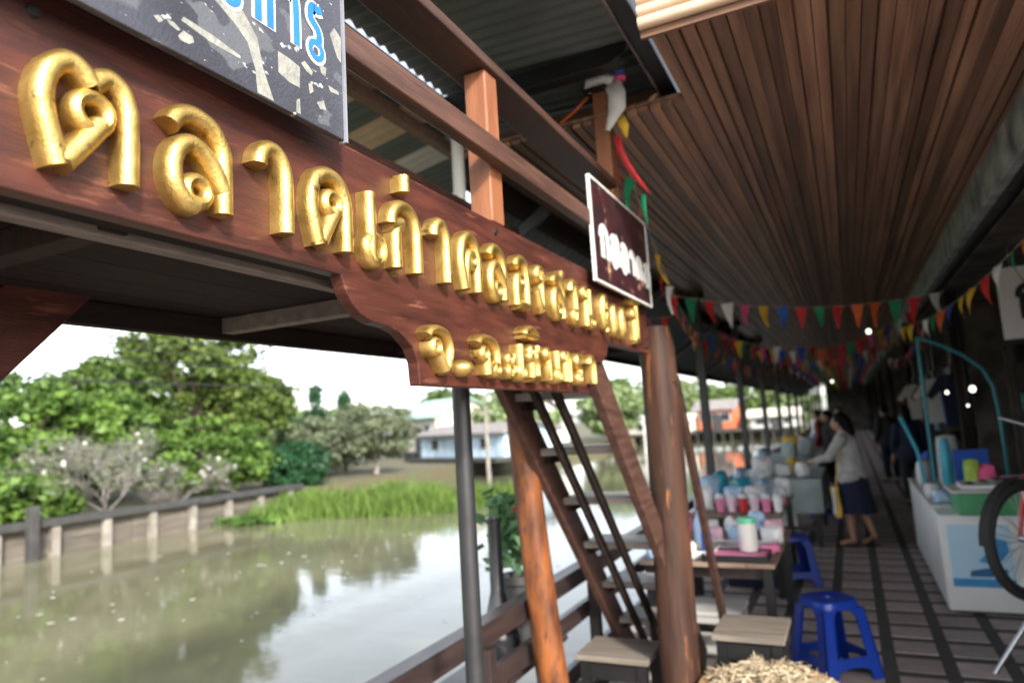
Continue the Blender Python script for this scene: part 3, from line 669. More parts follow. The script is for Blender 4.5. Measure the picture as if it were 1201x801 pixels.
for i, (x, y, z, r, m_, lab) in enumerate(((-27, 46, 2.6, (4, 3, 2.4), 'a', 'green tree left of the green-roofed house far behind'), (-19.5, 41, 2.4, (2.6, 2.5, 1.5), 'f', 'pale green tree beside the green-roofed house'), (-16.5, 52, 2.3, (2.4, 2.4, 2.0), 'f', 'pale tree right of the timber pole on the far bank'),
      (-20, 62, 2.8, (3.5, 3, 2.6), 'a', 'far green tree seen between the stair strings'), (-15, 66, 2.6, (4, 3, 2.4), 'f', 'far pale green tree seen through the stair'), (-10, 68, 2.4, (3.5, 3, 2.2), 'a', 'far green tree right of the brown log post'), (-5.5, 70, 2.2, (3, 3, 2.0), 'f', 'far pale tree at the end of the canal beside the posts'), (-34, 30, 2.8, (3.5, 4, 2.6), 'a', 'green tree standing behind the tall rounded tree'), (-30, 20, 2.4, (3, 4, 2.2), 'a', 'green tree behind the bright tree at left'), (-27.5, 31, 1.7, (3, 3, 1.6), 'f', 'low pale tree left of the blue shed'), (-26, 8, 2.2, (2.6, 3.4, 1.9), 'a', 'green tree behind the bright tree at the left edge'))):
    tree('distant_tree', lab, (x, y, .03), [((x, y, z), r)], 70, 70, .26, LV[m_], 50 + i, (.5, 1.0), 'distant trees', trunk_r=.2)
# bare shrub
def bare_shrub(name, label, base, h, seed, m_):
    rr = random.Random(seed); t = thing(name, label, 'shrub', base); b = MB()
    def grow(p, d, l, r, lev):
        e = p + d * l; b.tube([p, p.lerp(e, .5) + Vector((rr.uniform(-1, 1), rr.uniform(-1, 1), rr.uniform(-1, 1))) * l * .07, e], [r, r * .85, r * .65], 5)
        if lev == 0: return
        for _ in range(rr.choice((3, 3, 4)) if lev > 1 else 3):
            nd = (d + Vector((rr.uniform(-1, 1), rr.uniform(-1, 1), rr.uniform(-.5, .6))) * .85).normalized()
            grow(p.lerp(e, rr.uniform(.55, 1)), nd, l * rr.uniform(.62, .85), r * .62, lev - 1)
    for _ in range(5): grow(Vector(base), Vector((rr.uniform(-.9, .9), rr.uniform(-1.3, 1.3), .8)).normalized(), h * .36, .022, 5)
    b.build('branches', m_, t)
    rg = np.random.default_rng(seed); vv = np.array(b.v); pick = vv[rg.integers(0, len(vv), 420)]; pick = pick[pick[:, 2] > base[2] + .5]
    V, F = leaf_cloud(pick, np.full(len(pick), .10), 3, .085, rg, .9, .3); face_mesh('leaves', V, F, LV['e'], t)
    V, F = leaf_cloud(pick[:40], np.full(len(pick[:40]), .05), 3, .09, rg, .9, .3); face_mesh('blossoms', V, F, LV['w'], t)
bare_shrub('bare_shrub', 'leafless grey shrub with tangled branches above the retaining wall', (-17.9, 11.9, .05), 2.7, 5, BARKG)
bare_shrub('bare_shrub', 'smaller leafless grey shrub right of the tangled grey one', (-18.0, 14.2, .05), 1.7, 6, BARKG)
# grass patch standing in the water
rng = np.random.default_rng(3); n = 16000
gx = rng.normal(size=n) * 2.3; gy = rng.normal(size=n) * 1.0
keep = (np.abs(gx) < 5.0) & (np.abs(gy) < 2.3) & (gx * gx / 25 + gy * gy / 5.3 < 1 + .15 * np.sin(gx * 3)); gx, gy = gx[keep], gy[keep]; n = len(gx)
ca, sa = math.cos(R_(20)), math.sin(R_(20))
P = np.stack([-13.6 + gx * ca - gy * sa, 18.0 + gx * sa + gy * ca, np.full(n, WATER)], 1)
hgt = rng.uniform(.2, .8, n) * (1.0 - .35 * (gx / 5) ** 2) * (.75 + .3 * np.sin(gx * 1.7 + 2 * np.sin(gy * 2)) + .15 * np.sin(gx * 5.1)); lean = rng.normal(size=(n, 2)) * .3; wv = rng.normal(size=(n, 2)); wv /= np.linalg.norm(wv, axis=1)[:, None]; wv *= .03
A = P.copy(); A[:, :2] -= wv; B = P.copy(); B[:, :2] += wv
T1 = P.copy(); T1[:, :2] += lean * hgt[:, None] + wv * .3; T1[:, 2] += hgt; T2 = T1.copy(); T2[:, :2] -= wv * .6
face_mesh('reed_grass', np.stack([A, B, T1, T2], 1).reshape(-1, 3), np.arange(4 * n).reshape(-1, 4), LV['g'], kind='stuff')['label'] = 'bright green reed grass growing out of the canal'
V, F = leaf_cloud([(-16.6 + rng.uniform(-.9, 1.6), 15.4 + rng.uniform(-.9, 2.0), WATER + .08) for _ in range(60)], np.full(60, .3), 40, .16, rng, .3, .9)
face_mesh('water_hyacinth', V, F, LV['b'], kind='stuff')['label'] = 'floating green water plants beside the reed grass'

k_ = 90; P = np.stack([rng.uniform(-14, -2.5, k_), rng.uniform(3, 14, k_), np.full(k_, WATER + .004)], 1); sc_ = rng.uniform(.02, .07, k_)[:, None]; an = rng.random(k_) * 6.28
d1 = np.stack([np.cos(an), np.sin(an), np.zeros(k_)], 1) * sc_; d2 = np.stack([-np.sin(an), np.cos(an), np.zeros(k_)], 1) * sc_ * .6
face_mesh('floating_scraps', np.stack([P - d1, P - d2, P + d1, P + d2], 1).reshape(-1, 3), np.arange(4 * k_).reshape(-1, 4), LV['w'], kind='stuff')['label'] = 'small pale leaves and scraps floating on the canal'

# houses on the far bank
def house(name, label, o, rz, w, d, h, wallm, roofm, rise, siding=True, over=.4):
    t = thing(name, label, 'house', (0, 0, 0)); 
    if siding:
        n = int(w / .42)
        for i in range(n): MB().box(-w / 2 + i * w / n, -w / 2 + (i + 1) * w / n - .02, -d / 2 - .03, -d / 2, .3, h).build('siding_board', wallm, t)
    MB().box(-w / 2, w / 2, -d / 2 + .001, d / 2, .3, h).build('wall', wallm, t)
    MB().box(-w / 2 - .4, w / 2 + .4, -d / 2 - .9, d / 2, .12, .29).build('porch_deck', CAPM, t)
    for i in range(5): MB().box(-w / 2 + i * w / 4.2, -w / 2 + i * w / 4.2 + .12, -d / 2 - .8, -d / 2 - .68, -1.2, .119).build('stilt', CAPM, t)
    r = MB(); r.prism([(-d / 2 - over, h - .12), (-d / 2 - over, h - .04), (0, h + rise + .08), (d / 2 + over, h - .04), (d / 2 + over, h - .12), (0, h + rise)], 0, -w / 2 - over, w / 2 + over); r.build('roof', roofm, t)
    for s in (-1, 1): MB().prism([(-d / 2, h + .001), (0, h + rise - .02), (d / 2, h + .001)], 0, s * w / 2 - .05, s * w / 2 + .05).build('gable', wallm, t)
    for i in range(3):
        x = -w / 2 + w * (.2 + .3 * i)
        f_ = MB().box(x - .4, x + .4, -d / 2 - .07, -d / 2 - .032, h * .45, h * .82).build('window', OFFW, t)
        MB().box(x - .33, x + .33, -d / 2 - .085, -d / 2 - .071, h * .48, h * .79).build('pane', GLASSD, f_)
    dr = MB().box(w * .06 - .4, w * .06 + .4, -d / 2 - .09, -d / 2 - .032, .3, h * .72).build('door', CAPM, t)
    t.location = o; t.rotation_euler.z = R_(rz); return t
house('waterside_shed', 'pale blue timber shed on stilts at the water beyond the reeds', (-17.6, 32.5, -.05), -25, 7.5, 3.2, 1.55, SHEDB, ROOFB, .35)
house('village_house', 'house with pale green metal roof behind the blue shed', (-24.5, 40.0, .1), -28, 5.0, 4.5, 2.5, CREAM, ROOFG, 1.1, False)
house('village_house', 'house with grey tiled roof right of the green-roofed house', (-20.0, 42.5, .1), -28, 4.6, 4.2, 2.0, OFFW, ROOFB, 1.25, False)
house('village_house', 'far orange house seen between the posts of the walkway', (-10.2, 61.6, .1), -5, 3.0, 2.5, 2.0, ORANGEW, ROOFB, .7, False)
house('village_house', 'long cream house at the end of the canal', (-14.8, 60.8, .0), -8, 5.5, 2.5, 1.3, CREAM, OFFW, .5, False)
house('village_house', 'small white house beside the last walkway posts', (-5.6, 61.6, .0), -3, 3.6, 2.2, 1.3, OFFW, CREAM, .5, False)
pl = thing('utility_pole', 'pale timber pole standing in the water before the blue shed', 'pole', (-18.0, 33.5, -.65))
MB().tube([(-14.6, 27.2, -1.2), (-14.6, 27.2, 2.6)], [.09, .07], 10).build('shaft', PILE, pl, smooth=True)
MB().beam((-14.95, 27.1, 2.35), (-14.25, 27.3, 2.35), .06, .08).build('cross_arm', PILE, pl)
for i, (x, h, lab) in enumerate(((-12.6, 1.2, 'thin white post on the far bank left of the brown log'), (-11.2, .9, 'thin white post on the far bank right of the brown log'))):
    p_ = thing('mooring_pole', lab, 'pole', (x, 46, -.65)); MB().tube([(x, 46, -1.2), (x, 46, h)], [.08, .07], 10).build('shaft', OFFW, p_, smooth=True); MB().lathe([(.09, 0), (.09, .05), (.03, .10)], (x, 46, h), 10).build('cap', OFFW, p_)
# power lines
for i, (z0, z1, lab) in enumerate(((5.0, 4.9, 'topmost overhead cable crossing the sky at left'), (4.75, 4.6, 'second overhead cable from the top at left'), (4.45, 4.25, 'third overhead cable from the top at left'), (3.72, 3.65, 'lowest overhead cable just above the left tree'))):
    tag(MB().tube([(-19.3 - i * .1, -25 + k * 8.0, z0 + (z1 - z0) * k / 12 - .35 * (1 - ((k - 6) / 6) ** 2) + .35) for k in range(13)], .024 if i != 3 else .032, 6).build('overhead_cable', WIRE), lab, 'cable', 'overhead cables')

# ================================================================== RAILSIDE POTS
sh = thing('pot_shelf', 'dark plank shelf fixed outside the canal railing', 'shelf', (-1.9, 3.7, .34))
MB().box(-2.16, -1.792, 3.2, 4.3, .31, .34).build('plank', RAILM, sh, bevel=.004)
for y in (3.3, 4.2): MB().beam((-1.87, y, .10), (-2.10, y, .305), .03, .04).build('bracket', BLACKM, sh)
vz = thing('tall_vase', 'glossy black long-necked vase behind the steel post', 'vase', (-1.9, 3.62, .34))
MB().lathe([(.06, 0), (.09, .01), (.12, .09), (.118, .17), (.07, .28), (.042, .40), (.04, .78), (.05, .82), (.04, .82), (.025, .7)], (-1.97, 3.70, .345), 24).build('body', CERAM, vz, smooth=True)
MB().lathe([(.12, 0), (.16, .012), (.16, .018)], (-1.97, 3.70, .3405), 24).build('saucer', CERAM, vz, smooth=True)
pp = thing('potted_plant', 'leafy potted plant with a small red flower on the rail', 'plant', (-1.9, 3.82, .34))
MB().lathe([(.07, 0), (.09, .38), (.11, .39), (.11, .44), (.09, .44), (.085, .39)], (-1.97, 3.98, .341), 20).build('pot', TERRA, pp, smooth=True)
rng = np.random.default_rng(9)
V, F = leaf_cloud([(-1.97 + rng.normal() * .08, 3.96 + rng.normal() * .08, .86 + q * .34) for q in rng.random(24)], np.full(24, .12), 8, .07, rng, .9, .5, 1.9)
face_mesh('foliage', V, F, leaf_mat('pot_leaf', (.16, .30, .14), (.06, .15, .06)), pp)
MB().tube([(-1.97, 3.98, .70), (-1.965, 3.97, .95), (-1.97, 3.98, 1.2)], [.009, .007, .003], 6).build('stem', BARK, pp)
V, F = leaf_cloud([(-1.93, 3.92, 1.17)], [.035], 18, .04, rng, .9, .3, 1.2); face_mesh('flower', V, F, LV['r'], pp)

# ================================================================== FURNITURE
def table(name, label, x0, x1, y0, y1, h, m_, cloth=None, slats=5):
    t = thing(name, label, 'table', ((x0 + x1) / 2, (y0 + y1) / 2, 0))
    for i in range(slats):
        w = (x1 - x0) / slats
        MB().box(x0 + i * w, x0 + (i + 1) * w - .006, y0, y1, h - .03, h).build('top_plank', m_, t, bevel=.002)
    for x in (x0 + .03, x1 - .09):
        for y in (y0 + .03, y1 - .09): MB().box(x, x + .06, y, y + .06, -.01, h - .031).build('leg', BLACKM if m_ is TABLEW else m_, t)
    MB().box(x0 + .05, x1 - .05, y0 + .095, y0 + .125, h - .12, h - .031).build('apron', RAILM, t)
    MB().box(x0 + .092, x1 - .092, y0 + .05, y0 + .08, .20, .25).build('stretcher', RAILM, t)
    if cloth: 
        c = MB(); n = 40; vs = []
        per = [(x0 - .012, y0 - .012), (x1 + .012, y0 - .012), (x1 + .012, y1 + .012), (x0 - .012, y1 + .012)]
        pts = []
        for k in range(4):
            a, b_ = Vector(per[k]), Vector(per[(k + 1) % 4]); pts += [a.lerp(b_, j / 12) for j in range(12)]
        ctr = Vector(((x0 + x1) / 2, (y0 + y1) / 2)); m = len(pts)
        for lev, (z, o) in enumerate(((h + .004, 0), (h - .05, .006), (h - .22, .016), (h - .40, .022))):
            for j, p in enumerate(pts):
                d = (p - ctr).normalized(); wv_ = math.sin(j * 1.9) * o
                vs.append((p.x + d.x * (o + wv_), p.y + d.y * (o + wv_), z))
        fs = [(l * m + j, l * m + (j + 1) % m, (l + 1) * m + (j + 1) % m, (l + 1) * m + j) for l in range(3) for j in range(m)] + [tuple(range(m))]
        tag(c.add(vs, fs).build('table_cloth', cloth, None, smooth=True), label.replace('table', 'cloth').replace('under', 'over') if False else 'cloth hanging over the ' + label, 'cloth')
    return t
table('display_table', 'low wooden goods table nearest the thick log post', -1.48, -.55, 4.98, 6.45, .68, TABLEW)
table('display_table', 'second wooden goods table from the thick log post', -1.52, -.66, 6.80, 8.45, .75, TABLEW)
table('display_table', 'goods table with grey cloth beside the walking woman', -1.5, -.42, 9.35, 11.2, .82, TABLEW, CLOTHG)
table('display_table', 'grey clothed goods table beyond the woman', -1.5, -.55, 12.3, 15.0, .84, TABLEW, CLOTHG)
table('display_table', 'farthest wooden goods table along the railing', -1.5, -.55, 16.2, 19.0, .80, TABLEW)
def bench(label, x0, x1, y0, y1, h):
    t = thing('wooden_bench', label, 'bench', ((x0 + x1) / 2, (y0 + y1) / 2, 0), 'low wooden benches')
    w = (y1 - y0) / 3
    for i in range(3): MB().box(x0, x1, y0 + i * w, y0 + (i + 1) * w - .006, h - .032, h).build('seat_plank', BENCHW, t, bevel=.003)
    for x in (x0 + .02, x1 - .075):
        for y in (y0 + .02, y1 - .075): MB().box(x, x + .055, y, y + .055, -.01, h - .033).build('leg', BLACKM, t)
    for y in (y0 + .03, y1 - .06): MB().box(x0 + .076, x1 - .076, y, y + .03, h - .14, h - .04).build('apron', BLACKM, t)
    MB().box(x0 + .076, x1 - .076, y0 + .035, y0 + .06, .10, .14).build('stretcher', BLACKM, t)
bench('low wooden bench right of the thick log post beside the straw', -.86, -.46, 4.22, 4.68, .43)
bench('low wooden bench behind the stair beside the canal railing', -1.27, -1.17 + .12, 4.9, 5.0, .3) if False else bench('low wooden bench under the stair beside the orange log post', -1.62, -1.18, 3.98, 4.36, .33)

def stool_proto():
    t = thing('plastic_stool', '', 'stool', (0, 0, 0), 'blue plastic stools'); h = .47; st_, sb = .145, .205
    # seat: rounded square, dished, with rim
    prof = []; m = MB(); n = 32
    def ring(s, z, k=4.0):
        out = []
        for j in range(n):
            a = 2 * math.pi * j / n; c, s_ = math.cos(a), math.sin(a)
            r = s / (abs(c) ** k + abs(s_) ** k) ** (1 / k); out.append((r * c, r * s_, z))
        return out
    rings = [ring(st_ + .006, h - .055), ring(st_ + .005, h - .012), ring(st_ - .004, h - .002), ring(st_ - .02, h), ring(st_ - .05, h - .006), ring(.035, h - .006), ring(.03, h - .02)]
    vs = sum(rings, []); fs = [(i * n + j, i * n + (j + 1) % n, (i + 1) * n + (j + 1) % n, (i + 1) * n + j) for i in range(len(rings) - 1) for j in range(n)] + [tuple((len(rings) - 1) * n + j for j in range(n))]
    m.add(vs, fs).build('seat', BLUEP, t, smooth=True)
    for sx, sy_ in ((1, 1), (1, -1), (-1, 1), (-1, -1)):   # corner legs, L-shaped
        l = MB(); tw, bw, th = .072, .082, .012
        for (ax) in (0, 1):
            def P(s, along, z, inn):
                a = s - along; q = s - inn
                return (sx * a, sy_ * q, z) if ax == 0 else (sx * q, sy_ * a, z)
            vs = []
            for z, s, w in ((h - .05, st_ + .004, tw + .03), (h - .11, st_ + .012, tw), (.0, sb, bw)):
                vs += [P(s, 0, z, 0), P(s, w, z, 0), P(s, w, z, th), P(s, 0, z, th)]
            fs = [(a * 4 + i, a * 4 + (i + 1) % 4, a * 4 + 4 + (i + 1) % 4, a * 4 + 4 + i) for a in (0, 1) for i in range(4)] + [(3, 2, 1, 0), (8, 9, 10, 11)]
            l.add(vs, fs)
        l.build('leg', BLUEP, t)
    for ax in (0, 1):
        for s in (1, -1):                                   # arched lower rails
            l = MB(); vs = []; k = 10; z0 = .085
            for i in range(k + 1):
                u = -1 + 2 * i / k; w = st_ + .012 + (sb - st_ - .012) * (1 - z0 / (h - .11)); q = w - .002
                lo = .035 + .045 * (1 - u * u); hi = .135 + .008 * u * u
                for z, inn in ((lo, 0), (hi, 0), (hi, .011), (lo, .011)):
                    ww = q + (z0 - z) * .14 - inn
                    vs.append((u * (w - .03), s * ww, z) if ax == 0 else (s * ww, u * (w - .03), z))
            fs = [(i * 4 + j, i * 4 + (j + 1) % 4, i * 4 + 4 + (j + 1) % 4, i * 4 + 4 + j) for i in range(k) for j in range(4)]
            l.add(vs, fs).build('rail', BLUEP, t)
    return t
s0 = stool_proto()
for i, (x, y, a, lab) in enumerate(((-.26, 5.08, 38, 'blue plastic stool standing alone in front on the pavers'), (-.66, 7.5, 20, 'blue plastic stool half hidden behind the nearest goods table'), (-.48, 11.7, 10, 'blue plastic stool left of the walking woman'), (-.30, 13.3, 30, 'blue plastic stool beyond the walking woman'))):
    o = s0 if i == 0 else copy_tree(s0)
    o.location = (x, y, 0); o.rotation_euler.z = R_(a); o['label'] = lab
# straw in a basket
bk = thing('straw_basket', 'round cane basket heaped with dry straw in front of the bench', 'basket', (-.52, 3.92, 0))
MB().lathe([(.20, 0), (.30, .02), (.36, .26), (.37, .27), (.36, .28), (.34, .27), (.28, .05)], (-.52, 3.92, .0), 32).build('basket', BASKET, bk, smooth=True)
rng = np.random.default_rng(4); n = 2200
a = rng.random(n) * 6.283; r = np.sqrt(rng.random(n)) * .36
P = np.stack([-.52 + r * np.cos(a), 3.92 + r * np.sin(a), .265 + .115 * (1 - (r / .36) ** 2) - rng.random(n) * .05 + .02 * np.sin(7 * a)], 1)
d = rng.normal(size=(n, 3)); d[:, 2] = np.abs(d[:, 2]) * .5; d /= np.linalg.norm(d, axis=1)[:, None]; ln = rng.uniform(.03, .09, n)[:, None]
s_ = np.cross(d, rng.normal(size=(n, 3))); s_ /= np.linalg.norm(s_, axis=1)[:, None]; s_ *= rng.uniform(.002, .006, n)[:, None]
V = np.stack([P - d * ln * .5 - s_, P - d * ln * .5 + s_, P + d * ln * .5 + s_ * .4, P + d * ln * .5 - s_ * .4], 1).reshape(-1, 3)
face_mesh('straw', V, np.arange(4 * n).reshape(-1, 4), STRAW, bk, kind='stuff')

# white counter with a blue picture
ct = thing('white_counter', 'white sales counter with a blue printed picture and green top band', 'counter', (1.1, 8.1, 0))
MB().box(.55, 1.62, 6.63, 9.55, .03, .775).build('body', WHITE, ct, bevel=.01)
MB().box(.60, 1.58, 6.70, 9.50, -.01, .029).build('plinth', STEEL, ct)
MB().box(.70, 1.62, 6.60, 7.05, .776, .95).build('green_band', GREENP, ct, bevel=.01)
MB().box(.53, 1.64, 6.58, 9.57, .9505, .975).build('top_board', OFFW, ct, bevel=.006) if False else MB().box(.66, 1.64, 6.57, 7.08, .9505, .975).build('top_board', OFFW, ct, bevel=.006)
MB().box(.54, 1.63, 7.06, 9.56, .776, .80).build('rear_board', OFFW, ct, bevel=.006)
pc = MB().box(.60, 1.02, 6.622, 6.629, .22, .70).build('picture', LBLUEPR, ct)
MB().box(.601, 1.019, 6.6195, 6.6215, .221, .285).build('picture_band', BLUEPR, pc)
def blob(pts, y, m_): MB().prism(pts, 1, y, y + .0018).build('picture_shape', m_, pc)
blob([(.72, .30), (.86, .30), (.97, .33), (.98, .36), (.88, .375), (.80, .36), (.73, .345)], 6.6190, DBLUEPR)
blob([(.79, .42), (.86, .40), (.95, .43), (1.0, .50), (.99, .58), (.92, .60), (.87, .55), (.85, .48)], 6.6188, BLUEPR)
blob([(.82, .60), (.87, .60), (.89, .63), (.86, .655), (.82, .64)], 6.6186, DBLUEPR)
# teal pipe frame
tf = thing('teal_pipe_frame', 'teal painted bent pipe frame standing over the white counter', 'frame', (.95, 8.0, 0))
MB().tube([(.685, 8.0, .80), (.69, 8.0, 2.34)], .018, 12).build('pipe', TEAL, tf, smooth=True)
MB().tube([tuple(q) for q in [(.70, 8.0, 2.33), (.85, 8.0, 2.26), (1.05, 8.0, 2.13), (1.2, 8.0, 1.98), (1.27, 8.0, 1.80), (1.29, 8.0, 1.5), (1.29, 8.0, .80)]], .017, 12).build('pipe', TEAL, tf, smooth=True)
MB().tube([(.47, 8.3, 1.55), (.58, 8.2, 1.2), (.62, 8.15, .80)], .019, 12).build('pipe', CYAN, tf, smooth=True)

# goods -------------------------------------------------------------
def jar(name, label, x, y, z, r, h, bodym, lidm, cat='jar', group=None):
    t = thing(name, label, cat, (x, y, z), group)
    MB().lathe([(r * .9, 0), (r, h * .05), (r, h * .78), (r * .86, h * .84)], (x, y, z), 20).build('body', bodym, t, smooth=True)
    MB().lathe([(r * .92, 0), (r * .95, h * .14), (r * .9, h * .16)], (x, y, z + h * .841), 20).build('lid', lidm, t, smooth=True); return t
def bottle(name, label, x, y, z, r, h, bodym, capm, group=None):
    t = thing(name, label, 'bottle', (x, y, z), group)
    MB().lathe([(r * .9, 0), (r, .01), (r, h * .58), (r * .8, h * .70), (r * .32, h * .80), (r * .32, h * .92)], (x, y, z), 16).build('body', bodym, t, smooth=True)
    MB().lathe([(r * .38, 0), (r * .38, h * .075), (r * .3, h * .08)], (x, y, z + h * .921), 12).build('cap', capm, t, smooth=True); return t
def pouch(name, label, x, y, z, w, d, h, m_, rz=0, cat='bag', group=None):
    m_ = PRINTED.get(m_, m_)
    """soft pillow-shaped packet"""
    m = MB(); nu, nv = 10, 8; vs = []
    for s in (-1, 1):
        for i in range(nu + 1):
            for j in range(nv + 1):
                u, v = -1 + 2 * i / nu, -1 + 2 * j / nv
                t = max(0, (1 - u ** 4) * (1 - v ** 4)) ** .5
                vs.append((u * w / 2 * (1 - .06 * v * v), s * d / 2 * t * (1 + .1 * math.sin(5 * u + 3 * v)), h / 2 + v * h / 2 * (1 - .05 * u * u)))
    k = (nu + 1) * (nv + 1); fs = []
    for s in (0, 1):
        for i in range(nu):
            for j in range(nv): a = s * k + i * (nv + 1) + j; fs.append((a, a + 1, a + nv + 2, a + nv + 1))
    o = m.add(vs, fs).build(name, m_, None, smooth=True); o.location = (x, y, z); o.rotation_euler.z = R_(rz)
    return tag(o, label, cat, group)
def tray(name, label, x, y, z, w, d, h, m_, fill=None, cat='tray'):
    t = thing(name, label, cat, (x, y, z)); a, b_ = w / 2, d / 2
    m = MB()
    m.box(x - a, x + a, y - b_, y + b_, z, z + .006)
    for bx in ((x - a, x + a, y - b_, y - b_ + .008), (x - a, x + a, y + b_ - .008, y + b_), (x - a, x - a + .008, y - b_ + .0085, y + b_ - .0085), (x + a - .008, x + a, y - b_ + .0085, y + b_ - .0085)): m.box(*bx, z + .0065, z + h)
    m.build('tray', m_, t)
    if fill: MB().box(x - a + .012, x + a - .012, y - b_ + .012, y + b_ - .012, z + .0068, z + h * .8).build('contents', fill, t, bevel=.006)
    return t
# table one
jar('plastic_jar', 'white plastic jar with green lid on the nearest goods table', -.74, 5.20, .7265, .065, .23, OFFW, mat('mint_lid', (.12, .62, .36), .4, bump=.03))
tray('sweet_tray', 'pink filled tray at the front of the nearest goods table', -.82, 5.14, .682, .44, .28, .045, BLACKM, PINKP)
tray('sweet_tray', 'pale pink tray behind the white jar', -.80, 5.50, .682, .42, .30, .04, OFFW, LPINK)
tray('sweet_tray', 'white tray on the canal side of the nearest goods table', -1.10, 5.35, .682, .26, .5, .05, WHITE, OFFW)
for i, (x, y, m_, l) in enumerate(((-1.15, 5.08, WHITE, 'white snack bag at the near canal corner of the first table'), (-1.08, 5.75, LPINK, 'pale pink snack bag at the middle of the first table'), (-.64, 5.75, WHITE, 'white snack bag at the walkway side of the first table'), (-.90, 5.80, LBLUE, 'pale blue snack bag behind the pink trays'), (-1.18, 6.10, WHITE, 'white snack bag at the far canal corner of the first table'), (-.66, 6.15, LPINK, 'pale pink snack bag at the far walkway corner of the first table'), (-.62, 5.36, PINKP, 'small pink packet at the near walkway corner of the first table'))):
    pouch('snack_bag', l, x, y, .681, .17, .09, .13 if i != 6 else .07, m_, 15 * i - 40, group='snack bags')
bottle('water_bottle', 'clear bottle with blue cap seen through the stair treads', -1.15, 5.55, .683, .04, .30, LBLUE, BLUEP)
bottle('water_bottle', 'blue labelled bottle seen through the stair treads', -1.02, 5.15, .683, .04, .27, BLUEC, WHITE)
jar('plastic_jar', 'short jar of orange sweets seen through the stair treads', -1.20, 5.22, .735, .05, .10, mat('orange_sweets', (.80, .38, .06), .5, bump=.1), WHITE)
# table two
for i in range(6):
    x = -1.22 + .105 * i
    m_ = (PINKP, LPINK, RED, LPINK, PINKP, WHITE)[i]
    l = ('pink drink cup at the canal end of the second table row', 'pale pink cup second in the row on the second table', 'red drink cup in the row on the second table', 'pale pink cup right of the red cup on the second table', 'pink cup near the walkway end of the second table row', 'white cup at the walkway end of the second table row')[i]
    t = thing('drink_cup', l, 'cup', (x, 7.0, .752), 'drink cups on the second table')
    MB().lathe([(.036, 0), (.048, .13), (.046, .13)], (x, 7.0, .7525), 16).build('cup', m_, t, smooth=True)
    MB().lathe([(.050, 0), (.050, .008), (.038, .035), (.02, .045)], (x, 7.0, .883), 16).build('dome_lid', GREYC, t, smooth=True)
for i, (x, y, w, h, m_, l) in enumerate(((-1.15, 7.4, .2, .2, LBLUE, 'pale blue packet at the canal side of the second table'), (-.95, 7.45, .22, .2, WHITE, 'white packet in the middle of the second table'), (-1.12, 7.75, .24, .26, CYAN, 'teal packet on the second table'), (-.92, 7.85, .2, .24, LBLUE, 'pale blue packet behind the white packet on the second table'), (-1.18, 8.1, .22, .34, LBLUE, 'tall pale blue packet at the far canal side of the second table'), (-.72, 7.5, .16, .1, PINKP, 'pink packet at the walkway side of the second table'), (-.76, 7.9, .2, .14, WHITE, 'white packet at the walkway side of the second table'), (-.75, 8.25, .2, .2, WHITE, 'white packet at the far end of the second table'), (-1.0, 8.25, .2, .3, GREYC, 'clear packet at the far end of the second table'))):
    pouch('packet', l, x, y, .751, w, .1, h, m_, 20 * i, group='packets on the second table')
bx_ = thing('goods_box', 'dark blue box with white lid under the pink packet on the second table', 'box', (-.78, 7.2, .752)); MB().box(-.88, -.68, 7.14, 7.30, .752, .83).build('body', NAVY, bx_, bevel=.004); MB().box(-.885, -.675, 7.135, 7.305, .831, .85).build('lid', WHITE, bx_, bevel=.004)
for i, (x, y, z, w, h, m_, l) in enumerate(((-1.35, 5.0, .681, .16, .2, LBLUE, 'tall pale blue pack at the canal edge of the nearest goods table'), (-1.34, 5.5, .681, .16, .16, WHITE, 'white pack at the canal edge of the nearest goods table'), (-1.36, 6.0, .681, .16, .22, PINKP, 'pink pack at the canal edge of the nearest goods table'), (-.98, 6.05, .681, .2, .16, WHITE, 'wide white pack at the back of the nearest goods table'), (-.80, 6.25, .681, .16, .18, LBLUE, 'pale blue pack at the back of the nearest goods table'), (-1.4, 7.1, .751, .2, .24, WHITE, 'white pack at the canal edge of the second table'), (-1.42, 7.6, .751, .2, .3, LBLUE, 'large pale blue pack at the canal edge of the second table'), (-1.4, 8.2, .751, .2, .3, CYAN, 'turquoise pack at the canal edge of the second table'))):
    pouch('goods_pack', l, x, y, z, w, .11, h, m_, 35 * i, group='packs at the canal edge')
for i, (x, y, w, h, m_, l) in enumerate(((-1.05, 5.4, .4, .26, OFFW, 'pale crate under the nearest goods table'), (-1.0, 7.4, .5, .3, NAVY, 'dark blue crate under the second goods table'), (-.95, 7.95, .4, .3, OFFW, 'off-white crate under the second goods table'), (-1.0, 9.9, .5, .35, WHITE, 'white crate under the grey clothed table'))):
    t = thing('storage_crate', l, 'crate', (x, y, 0))
    MB().box(x - w / 2, x + w / 2, y - .2, y + .2, .0, h).build('body', m_, t, bevel=.01)
    MB().box(x - w / 2 - .012, x + w / 2 + .012, y - .212, y + .212, h + .0005, h + .03).build('rim', m_, t, bevel=.006)
